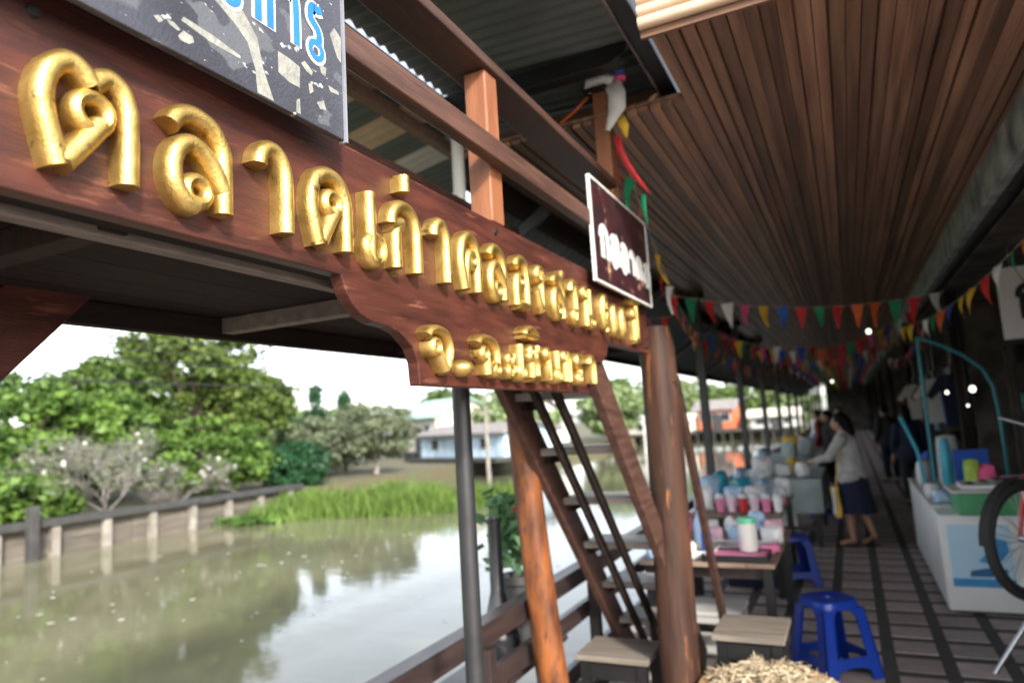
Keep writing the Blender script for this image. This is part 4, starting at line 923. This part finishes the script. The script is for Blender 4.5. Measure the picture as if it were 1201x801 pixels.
# tables three to five
for i, (x, y, z, w, h, m_, l) in enumerate(((-1.1, 9.6, .83, .25, .28, WHITE, 'white bag at the near canal corner of the grey clothed table'), (-.85, 9.7, .83, .2, .18, OFFW, 'off-white bag in front on the grey clothed table'), (-.62, 9.6, .83, .14, .2, WHITE, 'white bag nearest the woman on the grey clothed table'), (-1.15, 10.3, .83, .3, .35, LBLUE, 'large pale blue bag on the grey clothed table'), (-.8, 10.5, .83, .24, .2, YELLOW, 'yellow bag on the grey clothed table'), (-1.0, 12.7, .85, .35, .3, CLOTHG, 'grey-green sack on the table beyond the woman'), (-.75, 13.2, .85, .3, .32, CLOTHG, 'second grey-green sack on the table beyond the woman'), (-1.05, 13.8, .85, .28, .35, YELLOW, 'yellow sack on the table beyond the woman'), (-.8, 14.4, .85, .28, .3, WHITE, 'white sack on the table beyond the woman'), (-1.0, 17, .805, .3, .3, RED, 'red bag on the farthest table'), (-.8, 18, .805, .3, .3, LBLUE, 'pale blue bag on the farthest table'))):
    pouch('goods_bag', l, x, y, z, w, .16, h, m_, 25 * i, group='bags on the far tables')
tb = thing('goods_tub', 'large round white tub on the table beyond the woman', 'tub', (-1.05, 15.6, .84)); MB().lathe([(.13, 0), (.18, .3), (.185, .3), (.17, .29)], (-1.05, 14.75, .8455), 20).build('tub', WHITE, tb, smooth=True)
# counter goods
tray('paper_tray', 'white tray of printed papers on the near end of the counter', .98, 6.82, .976, .46, .34, .03, WHITE, OFFW)
for i in range(5):
    tag(MB().box(.80 + .05 * i, .95 + .05 * i, 6.72 + .02 * i, 6.92 + .02 * i, 1.007 + i * .005, 1.011 + i * .005).build('leaflet', (BLACKC, WHITE, BLACKC, OFFW, BLACKC)[i]), ('lowest dark leaflet in the stack on the counter', 'lower white leaflet in the stack on the counter', 'middle dark leaflet in the stack on the counter', 'upper white leaflet in the stack on the counter', 'topmost dark leaflet in the stack on the counter')[i], 'leaflet', 'leaflets on the counter')
for i, (x, y, z, w, h, m_, l) in enumerate(((.66, 7.2, .801, .16, .12, LBLUE, 'pale blue packet at the near corridor corner of the counter'), (.62, 7.6, .801, .14, .14, WHITE, 'white packet behind the pale blue one on the counter'), (.64, 8.5, .801, .2, .3, WHITE, 'white bag at the far corridor side of the counter'), (.72, 9.0, .801, .2, .35, BLUEC, 'dark blue bag at the far end of the counter'), (1.02, 7.3, .801, .2, .32, PINK, 'pink toy packet behind the paper tray'), (.92, 7.35, .801, .13, .36, mat('lime', (.45, .62, .08), .5, bump=.1), 'lime green toy packet behind the paper tray'), (1.25, 7.5, .801, .22, .2, LPINK, 'pale pink packet behind the paper tray'), (.83, 8.1, .801, .22, .55, OFFW, 'tall white bag hanging inside the teal frame'))):
    pouch('counter_packet', l, x, y, z, w, .12, h, m_, 30 * i, group='packets on the counter')
tag(MB().lathe([(.04, 0), (.045, .02), (.045, .50), (.03, .55)], (0, 0, 0), 16).build('tall_tube', CYAN, smooth=True), 'tall turquoise tube standing at the corner of the counter', 'tube').location = (.74, 7.42, .801)
tag(MB().box(-.14, .14, -.02, .02, 0, .42).build('display_card', BLUEC, bevel=.004), 'blue display card standing behind the turquoise tube', 'card').location = (.98, 7.8, .801)
# stall shelves with goods
def shelf_rack(label, x0, x1, y0, y1, seed, k):
    rr = random.Random(seed)
    t = thing('shelf_rack', label, 'shelf', ((x0 + x1) / 2, y0, 0), 'stall shelf racks')
    for x in (x0, x1 - .04):
        for y in (y0, y1 - .04): MB().box(x, x + .04, y, y + .04, -.01, 2.3).build('upright', WALLD, t)
    for z in (.4, .95, 1.5, 2.05):
        MB().box(x0 + .041, x1 - .041, y0, y1, z, z + .025).build('shelf', WALLD, t)
        n = 0; x = x0 + .12
        while x < x1 - .1:
            m_ = rr.choice((OFFW, LBLUE, GREENP, DRED, WHITE, CLOTHG, NAVY, YELLOW, BLACKC, TEAL, BLACKC, DRED))
            nm = {OFFW: 'off-white', LBLUE: 'pale blue', GREENP: 'green', DRED: 'dark red', WHITE: 'white', CLOTHG: 'grey', NAVY: 'navy', YELLOW: 'yellow', BLACKC: 'black', TEAL: 'teal'}[m_]
            lv = {.4: 'lowest', .95: 'second', 1.5: 'third', 2.05: 'top'}[z]
            od = ('leftmost', 'second', 'third', 'fourth', 'fifth', 'sixth', 'seventh', 'eighth', 'ninth', 'tenth')[min(n, 9)]
            if rr.random() < .5: jar('shelf_jar', '%s %s jar, %s on the %s shelf of the %s rack' % (od, nm, 'standing', lv, k), x, y0 + .12, z + .026, .06, rr.uniform(.16, .28), m_, BLACKC, 'jar', 'jars on stall shelves')
            else: pouch('shelf_packet', '%s %s packet on the %s shelf of the %s rack' % (od, nm, lv, k), x, y0 + .12, z + .026, .15, .09, rr.uniform(.15, .3), m_, rr.uniform(-20, 20), 'packet', 'packets on stall shelves')
            x += rr.uniform(.17, .28); n += 1
shelf_rack('dark shelf rack with goods behind the white counter', 1.75, 3.3, 9.7, 10.1, 5, 'near')
shelf_rack('dark shelf rack with goods in the second stall', 1.55, 3.2, 14.6, 15.0, 6, 'second')
shelf_rack('dark shelf rack with goods in the farthest stall', 1.55, 3.2, 19.4, 19.8, 8, 'farthest')
for i, (x, y, m_, l) in enumerate(((1.25, 10.8, NAVY, 'navy shirt hanging at the front of the second stall'), (1.32, 11.6, BLUEC, 'blue shirt hanging at the front of the second stall'), (1.22, 12.6, OFFW, 'pale shirt hanging at the front of the second stall'), (1.28, 14.0, DRED, 'dark red shirt hanging in front of the second rack'), (1.2, 16.0, OFFW, 'pale shirt hanging in front of the far stall'), (1.25, 18.0, DRED, 'dark red shirt hanging in front of the far stall'))):
    t = thing('hanging_shirt', l, 'shirt', (x, y, 1.4), 'shirts hanging at the stall fronts')
    out_ = [(-.11, 0), (.11, 0), (.12, .48), (.24, .36), (.30, .42), (.14, .66), (.05, .69), (-.05, .69), (-.14, .66), (-.30, .42), (-.24, .36), (-.12, .48)]
    m = MB(); m.prism([(x + a_ * 1.0, 1.35 + b_) for a_, b_ in out_], 1, y - .02, y + .02); m.build('cloth', m_, t, bevel=.01)
    MB().tube([(x, y, 2.04), (x, y, 2.15), (x + .03, y, 2.18), (x + .03, y, 2.96)], .004, 5).build('hanger', CHROME, t)
# lamps
for i, (x, y, z, r, l) in enumerate(((1.0, 9.05, 1.78, .018, 'small lit bulb hanging left in the stall behind the teal frame'), (1.25, 9.1, 1.80, .032, 'large lit bulb hanging right in the stall behind the teal frame'), (1.2, 9.2, 1.62, .013, 'tiny lit bulb below the large bulb in the stall'), (.32, 9.6, 2.60, .028, 'lit bulb hanging among the flags under the gutter'), (-.2, 12.2, 2.10, .02, 'lit bulb far down the walkway above the people'))):
    t = thing('hanging_bulb', l, 'lamp', (x, y, z), 'lit hanging bulbs')
    MB().ell((x, y, z), (r, r, r * 1.15), 14, 10).build('bulb', BULB, t, smooth=True)
    MB().lathe([(r * .5, 0), (r * .5, r * 1.2), (r * .2, r * 1.4)], (x, y, z + r * 1.05), 10).build('socket', BLACKM, t)
    MB().tube([(x, y, z + r * 2.3), (x, y, 2.955 if x > .9 else CZ)], .004, 5).build('cable', WIRE, t)
# hanging shop sign
hs = thing('hanging_shop_sign', 'pale grey shop sign hanging from the stall ceiling at the right edge', 'sign', (1.6, 7.0, 2.2))
MB().box(1.24, 2.1, 7.0, 7.03, 2.17, 2.78).build('panel', OFFW, hs, bevel=.004)
for g_, u in (('ko', 1.34), ('no', 1.58), ('o', 1.82)): glyph(MB(), g_, u, u + .2, 2.32, 2.64, 6.9995, .05, .002, flat=True, axis='y').build('letter', BLACKC, hs)
for x in (1.35, 2.0): MB().tube([(x, 7.015, 2.781), (x, 7.015, 2.956)], .004, 5).build('chain', CHROME, hs)

# bicycle on a steel display stand
bi = thing('bicycle', 'old bicycle with red frame and black tyres at the right edge', 'bicycle', (0, 0, 0))
def wheel(cx, cz):
    w = thing('wheel', '', ''); del w['label']; del w['category']; w.parent = bi
    t = MB(); n = 40
    def torus(R, r, k=8):
        m = MB(); vs = [((R + r * math.cos(2 * math.pi * j / k)) * math.cos(2 * math.pi * i / n) + cx, r * math.sin(2 * math.pi * j / k), (R + r * math.cos(2 * math.pi * j / k)) * math.sin(2 * math.pi * i / n) + cz) for i in range(n) for j in range(k)]
        fs = [(i * k + j, i * k + (j + 1) % k, ((i + 1) % n) * k + (j + 1) % k, ((i + 1) % n) * k + j) for i in range(n) for j in range(k)]; return m.add(vs, fs)
    torus(.325, .027).build('tyre', RUBBER, w, smooth=True); torus(.292, .014).build('rim', STEEL, w, smooth=True)
    MB().tube([(cx, -.05, cz), (cx, .05, cz)], .022, 12).build('hub', CHROME, w)
    s = MB()
    for i in range(28):
        a_ = 2 * math.pi * i / 28; s.tube([(cx + .02 * math.cos(a_ + .5), (-1) ** i * .03, cz + .02 * math.sin(a_ + .5)), (cx + .29 * math.cos(a_), 0, cz + .29 * math.sin(a_))], .0018, 4)
    s.build('spokes', CHROME, w)
wheel(0, .35); wheel(1.05, .35)
for nm, pts, r, m_ in (('fork', [(0, .055, .35), (.10, .05, .70), (.13, 0, .78)], .013, REDP), ('fork', [(0, -.055, .35), (.10, -.05, .70), (.13, 0, .78)], .013, REDP), ('head_tube', [(.12, 0, .75), (.17, 0, .95)], .02, REDP), ('down_tube', [(.14, 0, .80), (.55, 0, .32)], .018, REDP), ('top_tube', [(.16, 0, .90), (.62, 0, .82)], .016, REDP), ('seat_tube', [(.55, 0, .32), (.66, 0, .95)], .016, REDP), ('stay', [(.55, .04, .32), (1.05, .055, .35), (.63, .03, .84)], .010, REDP), ('stay', [(.55, -.04, .32), (1.05, -.055, .35), (.63, -.03, .84)], .010, REDP), ('handlebar', [(.34, -.28, 1.04), (.20, -.22, 1.06), (.17, 0, 1.0), (.20, .22, 1.06), (.34, .28, 1.04)], .012, CHROME)):
    MB().tube(pts, r, 10).build(nm, m_, bi, smooth=True)
mgd = MB(); k = 16
for i in range(k): 
    a0, a1 = R_(20 + 160 * i / k), R_(20 + 160 * (i + 1) / k)
    mgd.quad((.365 * math.cos(a0), -.03, .35 + .365 * math.sin(a0)), (.365 * math.cos(a0), .03, .35 + .365 * math.sin(a0)), (.365 * math.cos(a1), .03, .35 + .365 * math.sin(a1)), (.365 * math.cos(a1), -.03, .35 + .365 * math.sin(a1)))
mgd.build('mudguard', RUBBER, bi, smooth=True)
MB().ell((.68, 0, .98), (.14, .07, .035), 14, 8).build('saddle', BLACKC, bi, smooth=True)
bi.location = (.87, 5.05, .505); bi.rotation_euler.z = R_(44)
sd = thing('steel_stand', 'slanting steel tube stand carrying the bicycle at the right edge', 'stand', (1.2, 5.3, 0))
ux, uy = math.cos(R_(44)), math.sin(R_(44))
def on(a_, b_, z): return (.87 + a_ * ux - b_ * uy, 5.05 + a_ * uy + b_ * ux, z)
for a_, a2 in ((.32, .5), (.85, .75)):
    for s in (-1, 1): MB().tube([on(a_ - (.32 if a_ < .5 else -.1), s * .34, 0), on(a2, s * .05, .80)], .014, 10).build('leg', CHROME, sd, smooth=True)
MB().tube([on(.46, 0, .805), on(.78, 0, .805)], .016, 10).build('cradle_bar', CHROME, sd, smooth=True)

# ================================================================== BUNTING
FL = [RED, GREENC, ORANGE, WHITEC, PINK, YELLOW, BLUEC]
flag_mesh = {}
def fmesh(m_, kind=0):
    if (m_, kind) not in flag_mesh:
        w, h = ((.10, .22), (.13, .16), (.16, .30))[kind]
        mb = MB(); vs = []; n = 5
        for i in range(n + 1):
            t = i / n; ww = w / 2 * (1 - t) + .004; bend = .02 * math.sin(t * 3 + kind)
            vs += [(-ww, bend, -h * t), (ww, bend + .01 * math.sin(t * 5), -h * t), (ww, bend + .0015 + .01 * math.sin(t * 5), -h * t), (-ww, bend + .0015, -h * t)]
        fs = [(i * 4 + j, i * 4 + (j + 1) % 4, i * 4 + 4 + (j + 1) % 4, i * 4 + 4 + j) for i in range(n) for j in range(4)] + [(0, 1, 2, 3), (n * 4 + 3, n * 4 + 2, n * 4 + 1, n * 4)]
        mb.add(vs, fs); me = mb.mesh('flag'); me.materials.append(m_); flag_mesh[(m_, kind)] = me
    return flag_mesh[(m_, kind)]
def bunting(label, p0, p1, sag, n, seq, kind=0, sc=1, seed=0):
    rr = random.Random(seed); p0, p1 = Vector(p0), Vector(p1)
    t = thing('bunting', label, 'bunting', tuple(p0), 'strings of coloured flags')
    def at(s): q = p0.lerp(p1, s); q.z -= sag * 4 * s * (1 - s); return q
    MB().tube([at(i / 20) for i in range(21)], .003, 5).build('cord', CORDM, t)
    d = (p1 - p0); rz = math.atan2(d.y, d.x)
    for i in range(n):
        s = (i + .5) / n; o = bpy.data.objects.new('flag', fmesh(seq[i % len(seq)], kind)); C.objects.link(o); o.parent = t
        o.location = at(s) - p0; o.rotation_euler = (rr.uniform(-.25, .25), rr.uniform(-.12, .12), rz + rr.uniform(-.5, .5)); o.scale = (sc * rr.uniform(.85, 1.1),) * 3
bunting('flag string across the walkway nearest the camera, from railing posts to gutter', (-1.7, 7.5, 3.05), (1.0, 8.2, 2.80), .16, 15, [ORANGE, GREENC, RED, WHITEC, PINK, YELLOW, BLUEC, RED, GREENC, RED, ORANGE], 0, 1.2, 1)
bunting('second flag string across the walkway above the people', (-1.7, 11.0, 2.95), (1.0, 11.5, 3.05), .45, 20, [RED, RED, GREENC, RED, PINK, YELLOW, BLUEC, WHITEC, RED, GREENC, ORANGE], 0, 1.05, 2)
bunting('third flag string across the far walkway', (-1.7, 14.5, 3.0), (1.0, 14.6, 3.0), .4, 20, [PINK, YELLOW, BLUEC, WHITEC, RED, ORANGE], 0, 1.1, 3)
for i in range(7):
    bunting('%s string of small mixed flags in the far walkway' % ('first', 'second', 'third', 'fourth', 'fifth', 'sixth', 'last')[i], (-1.7, 17.5 + i * 3, 3.05), (1.0, 17.6 + i * 3, 3.05), .42, 11, [RED, WHITEC, BLUEC, PINK, GREENC, YELLOW], 0, 1.1, 10 + i)
bunting('flag string along the stall front at right', (1.35, 5.0, 2.95), (.55, 9.8, 2.62), .22, 17, [YELLOW, BLUEC, ORANGE, GREENC, WHITEC, RED, YELLOW], 0, 1, 4)
bunting('flag string hanging from the platform post along the roof edge', (-.98, 3.46, 3.30), (-1.6, 8.9, 2.72), .30, 16, [RED, GREENC, ORANGE, BLUEC, YELLOW, RED, WHITEC], 0, 1, 5)
bunting('flag string behind the platform railing with pink and blue flags', (-1.80, 2.3, 2.75), (-1.5, 7.0, 2.72), .22, 9, [YELLOW, PINK, RED, BLUEC, GREENC, ORANGE], 1, 1.1, 6)
bunting('flag string slanting across the walkway from the posts to the gutter', (-1.6, 9.1, 2.75), (1.0, 12.6, 3.0), .30, 18, [BLUEC, RED, YELLOW, GREENC, PINK, WHITEC, ORANGE], 0, 1.1, 21)
bunting('flag string along the canal side posts into the distance', (-1.6, 9.1, 2.70), (-1.6, 19.4, 2.85), .25, 22, [RED, GREENC, RED, YELLOW, BLUEC, PINK], 0, 1.1, 22)
bunting('flag string along the stall posts into the distance', (1.0, 9.8, 2.72), (1.0, 19.5, 2.85), .25, 22, [RED, WHITEC, PINK, YELLOW, RED, BLUEC], 0, 1.1, 23)
# cloth tied round the post
ck = thing('tied_cloth', 'white cloth with red and yellow streamers tied to the tall platform post', 'cloth', (-1.0, 3.5, 3.3))
def ribbon(nm, pts, w, m_):
    m = MB(); vs = []
    for i, p in enumerate(pts):
        ww = w * (1 if i < len(pts) - 1 else .25)
        vs += [(p[0] - ww * .48, p[1] + .1 * ww, p[2]), (p[0] + ww * .48, p[1] - .1 * ww, p[2] - .01)]
    m.add(vs, [(2 * i, 2 * i + 1, 2 * i + 3, 2 * i + 2) for i in range(len(pts) - 1)]); o = m.build(nm, m_, ck, smooth=True)
    sl = o.modifiers.new('solid', 'SOLIDIFY'); sl.thickness = .002
ribbon('white_flap', [(-.965, 3.43, 3.52), (-.935, 3.42, 3.43), (-.94, 3.42, 3.34), (-1.0, 3.42, 3.24)], .105, WHITEC)
MB().tube([(-1.10, 3.46, 3.50), (-1.085, 3.43, 3.53), (-1.0, 3.425, 3.53), (-.95, 3.45, 3.52), (-.96, 3.58, 3.50)], .03, 10).build('knot_band', WHITEC, ck, smooth=True)
ribbon('yellow_flap', [(-.935, 3.43, 3.31), (-.91, 3.42, 3.25), (-.905, 3.43, 3.18)], .06, YELLOW)
ribbon('red_streamer', [(-.955, 3.43, 3.20), (-.945, 3.43, 3.12), (-.91, 3.43, 3.03), (-.87, 3.44, 2.95), (-.81, 3.45, 2.86)], .042, RED)
ribbon('green_streamer', [(-.845, 3.45, 2.86), (-.85, 3.45, 2.79), (-.838, 3.45, 2.70)], .03, GREENC)
MB().ell((-.915, 3.43, 3.555), (.032, .032, .038), 12, 8).build('blue_ball', BLUEC, ck, smooth=True)
MB().lathe([(.026, 0), (.032, .016), (.026, .03)], (-.912, 3.43, 3.495), 12).build('pink_band', PINK, ck, smooth=True)
ribbon('orange_streamer', [(-1.10, 3.43, 3.46), (-1.18, 3.43, 3.40), (-1.27, 3.43, 3.35)], .02, ORANGE)

# ================================================================== PEOPLE
def remeshed(name, mb, voxel, m_, parent, smooth_it=4):
    me = mb.mesh(name + '_src'); tmp = bpy.data.objects.new('tmp', me); C.objects.link(tmp)
    r = tmp.modifiers.new('r', 'REMESH'); r.mode = 'VOXEL'; r.voxel_size = voxel
    s = tmp.modifiers.new('s', 'SMOOTH'); s.iterations = smooth_it; s.factor = .5
    bpy.context.view_layer.update()
    dg = bpy.context.evaluated_depsgraph_get()
    out = bpy.data.meshes.new_from_object(tmp.evaluated_get(dg))
    bpy.data.objects.remove(tmp); out.name = name
    out.materials.clear(); out.materials.append(m_); out.shade_smooth()
    o = bpy.data.objects.new(name, out); C.objects.link(o); o.parent = parent; return o
def limb(mb, pts, rs, n=12):
    mb.tube(pts, rs, n)
    for p, r in zip(pts, rs): mb.ell(p, (r, r, r), n, 8)
def hand(mb, w, d, s):
    """palm and five fingers from wrist w along d"""
    w = Vector(w); d = Vector(d).normalized(); side = Vector((-d.y, d.x, 0)).normalized() * s; up = Vector((0, 0, 1))
    limb(mb, [w, w + d * .045, w + d * .085], [.024, .034, .032], 10)
    for k, l in enumerate((.065, .075, .07, .055)):
        b = w + d * .085 + side * (.027 - .018 * k); limb(mb, [b, b + d * l * .55 - up * .008, b + d * l - up * .03], [.010, .009, .007], 8)
    b = w + d * .03 + side * .03; limb(mb, [b, b + side * .028 + d * .025, b + side * .03 + d * .055 - up * .012], [.012, .010, .008], 8)
def person(label, loc, heading, top_m, bot_m, pose='reach', voxel=.009, h=1.6, long_hair=True, skirt=True, foot_m=None):
    t = thing('person', label, 'person', (0, 0, 0)); b = MB()
    hip = .86 if pose != 'sit' else .50; dz = hip - .86
    def Z(p): return (p[0], p[1], p[2] + dz)
    limb(b, [Z(p) for p in ((0, 0, .88), (.0, 0, 1.02), (.02, 0, 1.20), (.03, 0, 1.30))], [.135, .12, .135, .10], 16)
    limb(b, [Z((0, -.07, .86)), Z((0, .07, .86))], [.12, .12], 14); limb(b, [Z((.02, -.15, 1.29)), Z((.02, .15, 1.29))], [.058, .058], 12)
    limb(b, [Z((.03, 0, 1.32)), Z((.05, 0, 1.42))], [.055, .05], 12)
    hc = Vector(Z((.075, 0, 1.50)))
    b.ell(hc, (.092, .075, .11), 18, 14); b.ell(hc + Vector((.045, 0, -.055)), (.05, .05, .052), 14, 10)
    limb(b, [hc + Vector((.088, 0, .012)), hc + Vector((.108, 0, -.022))], [.010, .014], 8)                     # nose
    limb(b, [hc + Vector((.088, -.022, -.058)), hc + Vector((.094, 0, -.056)), hc + Vector((.088, .022, -.058))], [.006, .008, .006], 8)
    for s in (-1, 1):
        b.ell(hc + Vector((-.005, s * .076, -.005)), (.018, .010, .030), 8, 6); b.ell(hc + Vector((.075, s * .03, .018)), (.014, .016, .010), 8, 6)
    if pose == 'reach': el, wr = (.17, .20, 1.08), (.37, .13, 1.03)
    elif pose == 'sit': el, wr = (.10, .22, 1.06), (.28, .12, 1.00)
    else: el, wr = (-.02, .23, 1.06), (.08, .24, .84)
    for s in (-1, 1):
        e, w = Vector(Z((el[0], s * el[1], el[2]))), Vector(Z((wr[0], s * wr[1], wr[2])))
        limb(b, [Z((.02, s * .17, 1.29)), e, w], [.052, .042, .026]); hand(b, w, w - e, -s)
    if pose == 'sit': legs = [((0, s * .09, .84), (.40, s * .11, .86), (.42, s * .11, .44), (.54, s * .12, .40)) for s in (-1, 1)]
    elif pose == 'reach': legs = [((0, .09, .84), (.05, .09, .46), (.02, .10, .085), (.16, .11, .04)), ((0, -.09, .84), (-.02, -.09, .47), (-.15, -.09, .12), (-.02, -.10, .035))]
    else: legs = [((0, s * .09, .84), (.02, s * .095, .46), (-.01, s * .10, .085), (.14, s * .12, .04)) for s in (-1, 1)]
    for lg in legs:
        q = [Vector(Z(p)) if pose == 'sit' else Vector(p) for p in lg]
        limb(b, [q[0], q[1], q[1].lerp(q[2], .35), q[2], q[3]], [.085, .058, .055, .036, .032])
    remeshed('body', b, voxel, SKIN, t)
    c = MB()                                                                        # top garment
    limb(c, [Z(p) for p in ((0, 0, .82), (0, 0, .95), (.0, 0, 1.05), (.02, 0, 1.22), (.03, 0, 1.31))], [.168, .17, .155, .155, .11], 18)
    limb(c, [Z((0, -.07, .82)), Z((0, .07, .82))], [.145, .145], 14); limb(c, [Z((.02, -.15, 1.29)), Z((.02, .15, 1.29))], [.075, .075], 12)
    for s in (-1, 1):
        e, w = Vector(Z((el[0], s * el[1], el[2]))), Vector(Z((wr[0], s * wr[1], wr[2])))
        limb(c, [Z((.02, s * .17, 1.29)), e, w.lerp(e, .12)], [.072, .060, .045])
    remeshed('top_garment', c, voxel * 1.2, top_m, t)
    k = MB()
    if skirt and pose != 'sit':
        n = 36; vs = []
        for i, (z, rx, ry) in enumerate(((.88, .15, .19), (.75, .17, .21), (.58, .19, .215), (.44, .205, .215), (.40, .207, .218), (.405, .19, .20), (.6, .17, .19))):
            for j in range(n):
                a_ = 2 * math.pi * j / n; f_ = 1 + .045 * math.sin(9 * a_) * (i / 4 if i < 5 else .8)
                vs.append((-.03 * (i / 4 if i < 5 else .8) + rx * f_ * math.cos(a_), ry * f_ * math.sin(a_), z))
        k.add(vs, [(i * n + j, i * n + (j + 1) % n, (i + 1) * n + (j + 1) % n, (i + 1) * n + j) for i in range(6) for j in range(n)]); k.build('skirt', bot_m, t, smooth=True)
    else:
        for lg in legs:
            q = [Vector(Z(p)) if pose == 'sit' else Vector(p) for p in lg]; limb(k, [q[0], q[1], q[1].lerp(q[2], .85)], [.105, .078, .06])
        limb(k, [Z((0, -.06, .86)), Z((0, .06, .86))], [.14, .14], 14); remeshed('trousers', k, voxel * 1.2, bot_m, t)
    hr = MB(); hr.ell(hc + Vector((-.022, 0, .025)), (.098, .088, .108), 18, 14)
    if long_hair: limb(hr, [hc + Vector((-.07, 0, .0)), hc + Vector((-.105, 0, -.12)), hc + Vector((-.12, 0, -.27))], [.075, .075, .04], 12)
    remeshed('hair', hr, voxel * 1.2, HAIR, t)
    for lg in legs:
        q = [Vector(Z(p)) if pose == 'sit' else Vector(p) for p in lg]; f0, f1 = q[2], q[3]; d = (f1 - f0); d.z = 0; d.normalize()
        sd_ = MB(); base = f0.copy(); base.z = f1.z - .036
        if pose == 'reach' and f0.z > .12:
            sd_.beam(f0 + Vector((-.02, 0, -.05)), f1 + Vector((.06, 0, -.03)), .085, .016)
        else: sd_.beam(base - d * .05 + Vector((0, 0, .006)), base + d * .21 + Vector((0, 0, .006)), .085, .018)
        sd_.build('sandal', foot_m or BLACKC, t, bevel=.006)
    t.scale = (h / 1.6,) * 3; t.location = loc; t.rotation_euler.z = R_(heading); return t
w_ = person('woman in grey knit top and navy skirt walking beside the goods tables', (-.06, 9.55, 0), 158, SWEAT, NAVY, 'reach', .008, 1.6)
yb = thing('shoulder_bag', 'slim yellow and white bag hanging at the walking woman\'s hip', 'bag', (-.25, 9.42, .4))
m = MB(); vs = []; n = 6
for i in range(n + 1):
    z = .36 + i * .062; o = .01 * math.sin(i)
    vs += [(-.285 + o - .004 * i, 9.36, z), (-.215 + o, 9.35, z), (-.215 + o, 9.40, z), (-.285 + o - .004 * i, 9.41, z)]
m.add(vs, [(i * 4 + j, i * 4 + (j + 1) % 4, i * 4 + 4 + (j + 1) % 4, i * 4 + 4 + j) for i in range(n) for j in range(4)] + [(3, 2, 1, 0), (n * 4, n * 4 + 1, n * 4 + 2, n * 4 + 3)])
m.build('bag', YELLOW, yb, bevel=.008)
MB().box(-.300, -.262, 9.342, 9.349, .40, .72).build('white_panel', WHITEC, yb)
MB().tube([(-.25, 9.38, .73), (-.20, 9.36, 1.0), (-.13, 9.40, 1.38)], .008, 6).build('strap', YELLOW, yb)
person('person in black standing at the far end of the goods tables', (-.35, 14.6, 0), 200, BLACKC, BLACKC, 'stand', .014, 1.62, True, False)
person('person in dark red top standing beyond the goods tables', (-.62, 17.6, 0), 160, DRED, BLACKC, 'stand', .014, 1.62, False, False)
person('person in pale blue top standing far down the walkway', (-.25, 20.5, 0), 250, LBLUE, NAVY, 'stand', .014, 1.65, False, False)
person('person in white top far down the walkway by the posts', (-.9, 23, 0), 220, WHITEC, BLACKC, 'stand', .014, 1.6, True, False)
person('person in navy top standing at the second stall front', (.85, 13.4, 0), 100, NAVY, BLACKC, 'stand', .014, 1.62, True, False)
person('person in dark clothes standing at the far stall', (.7, 17.2, 0), 120, BLACKC, NAVY, 'stand', .014, 1.65, False, False)
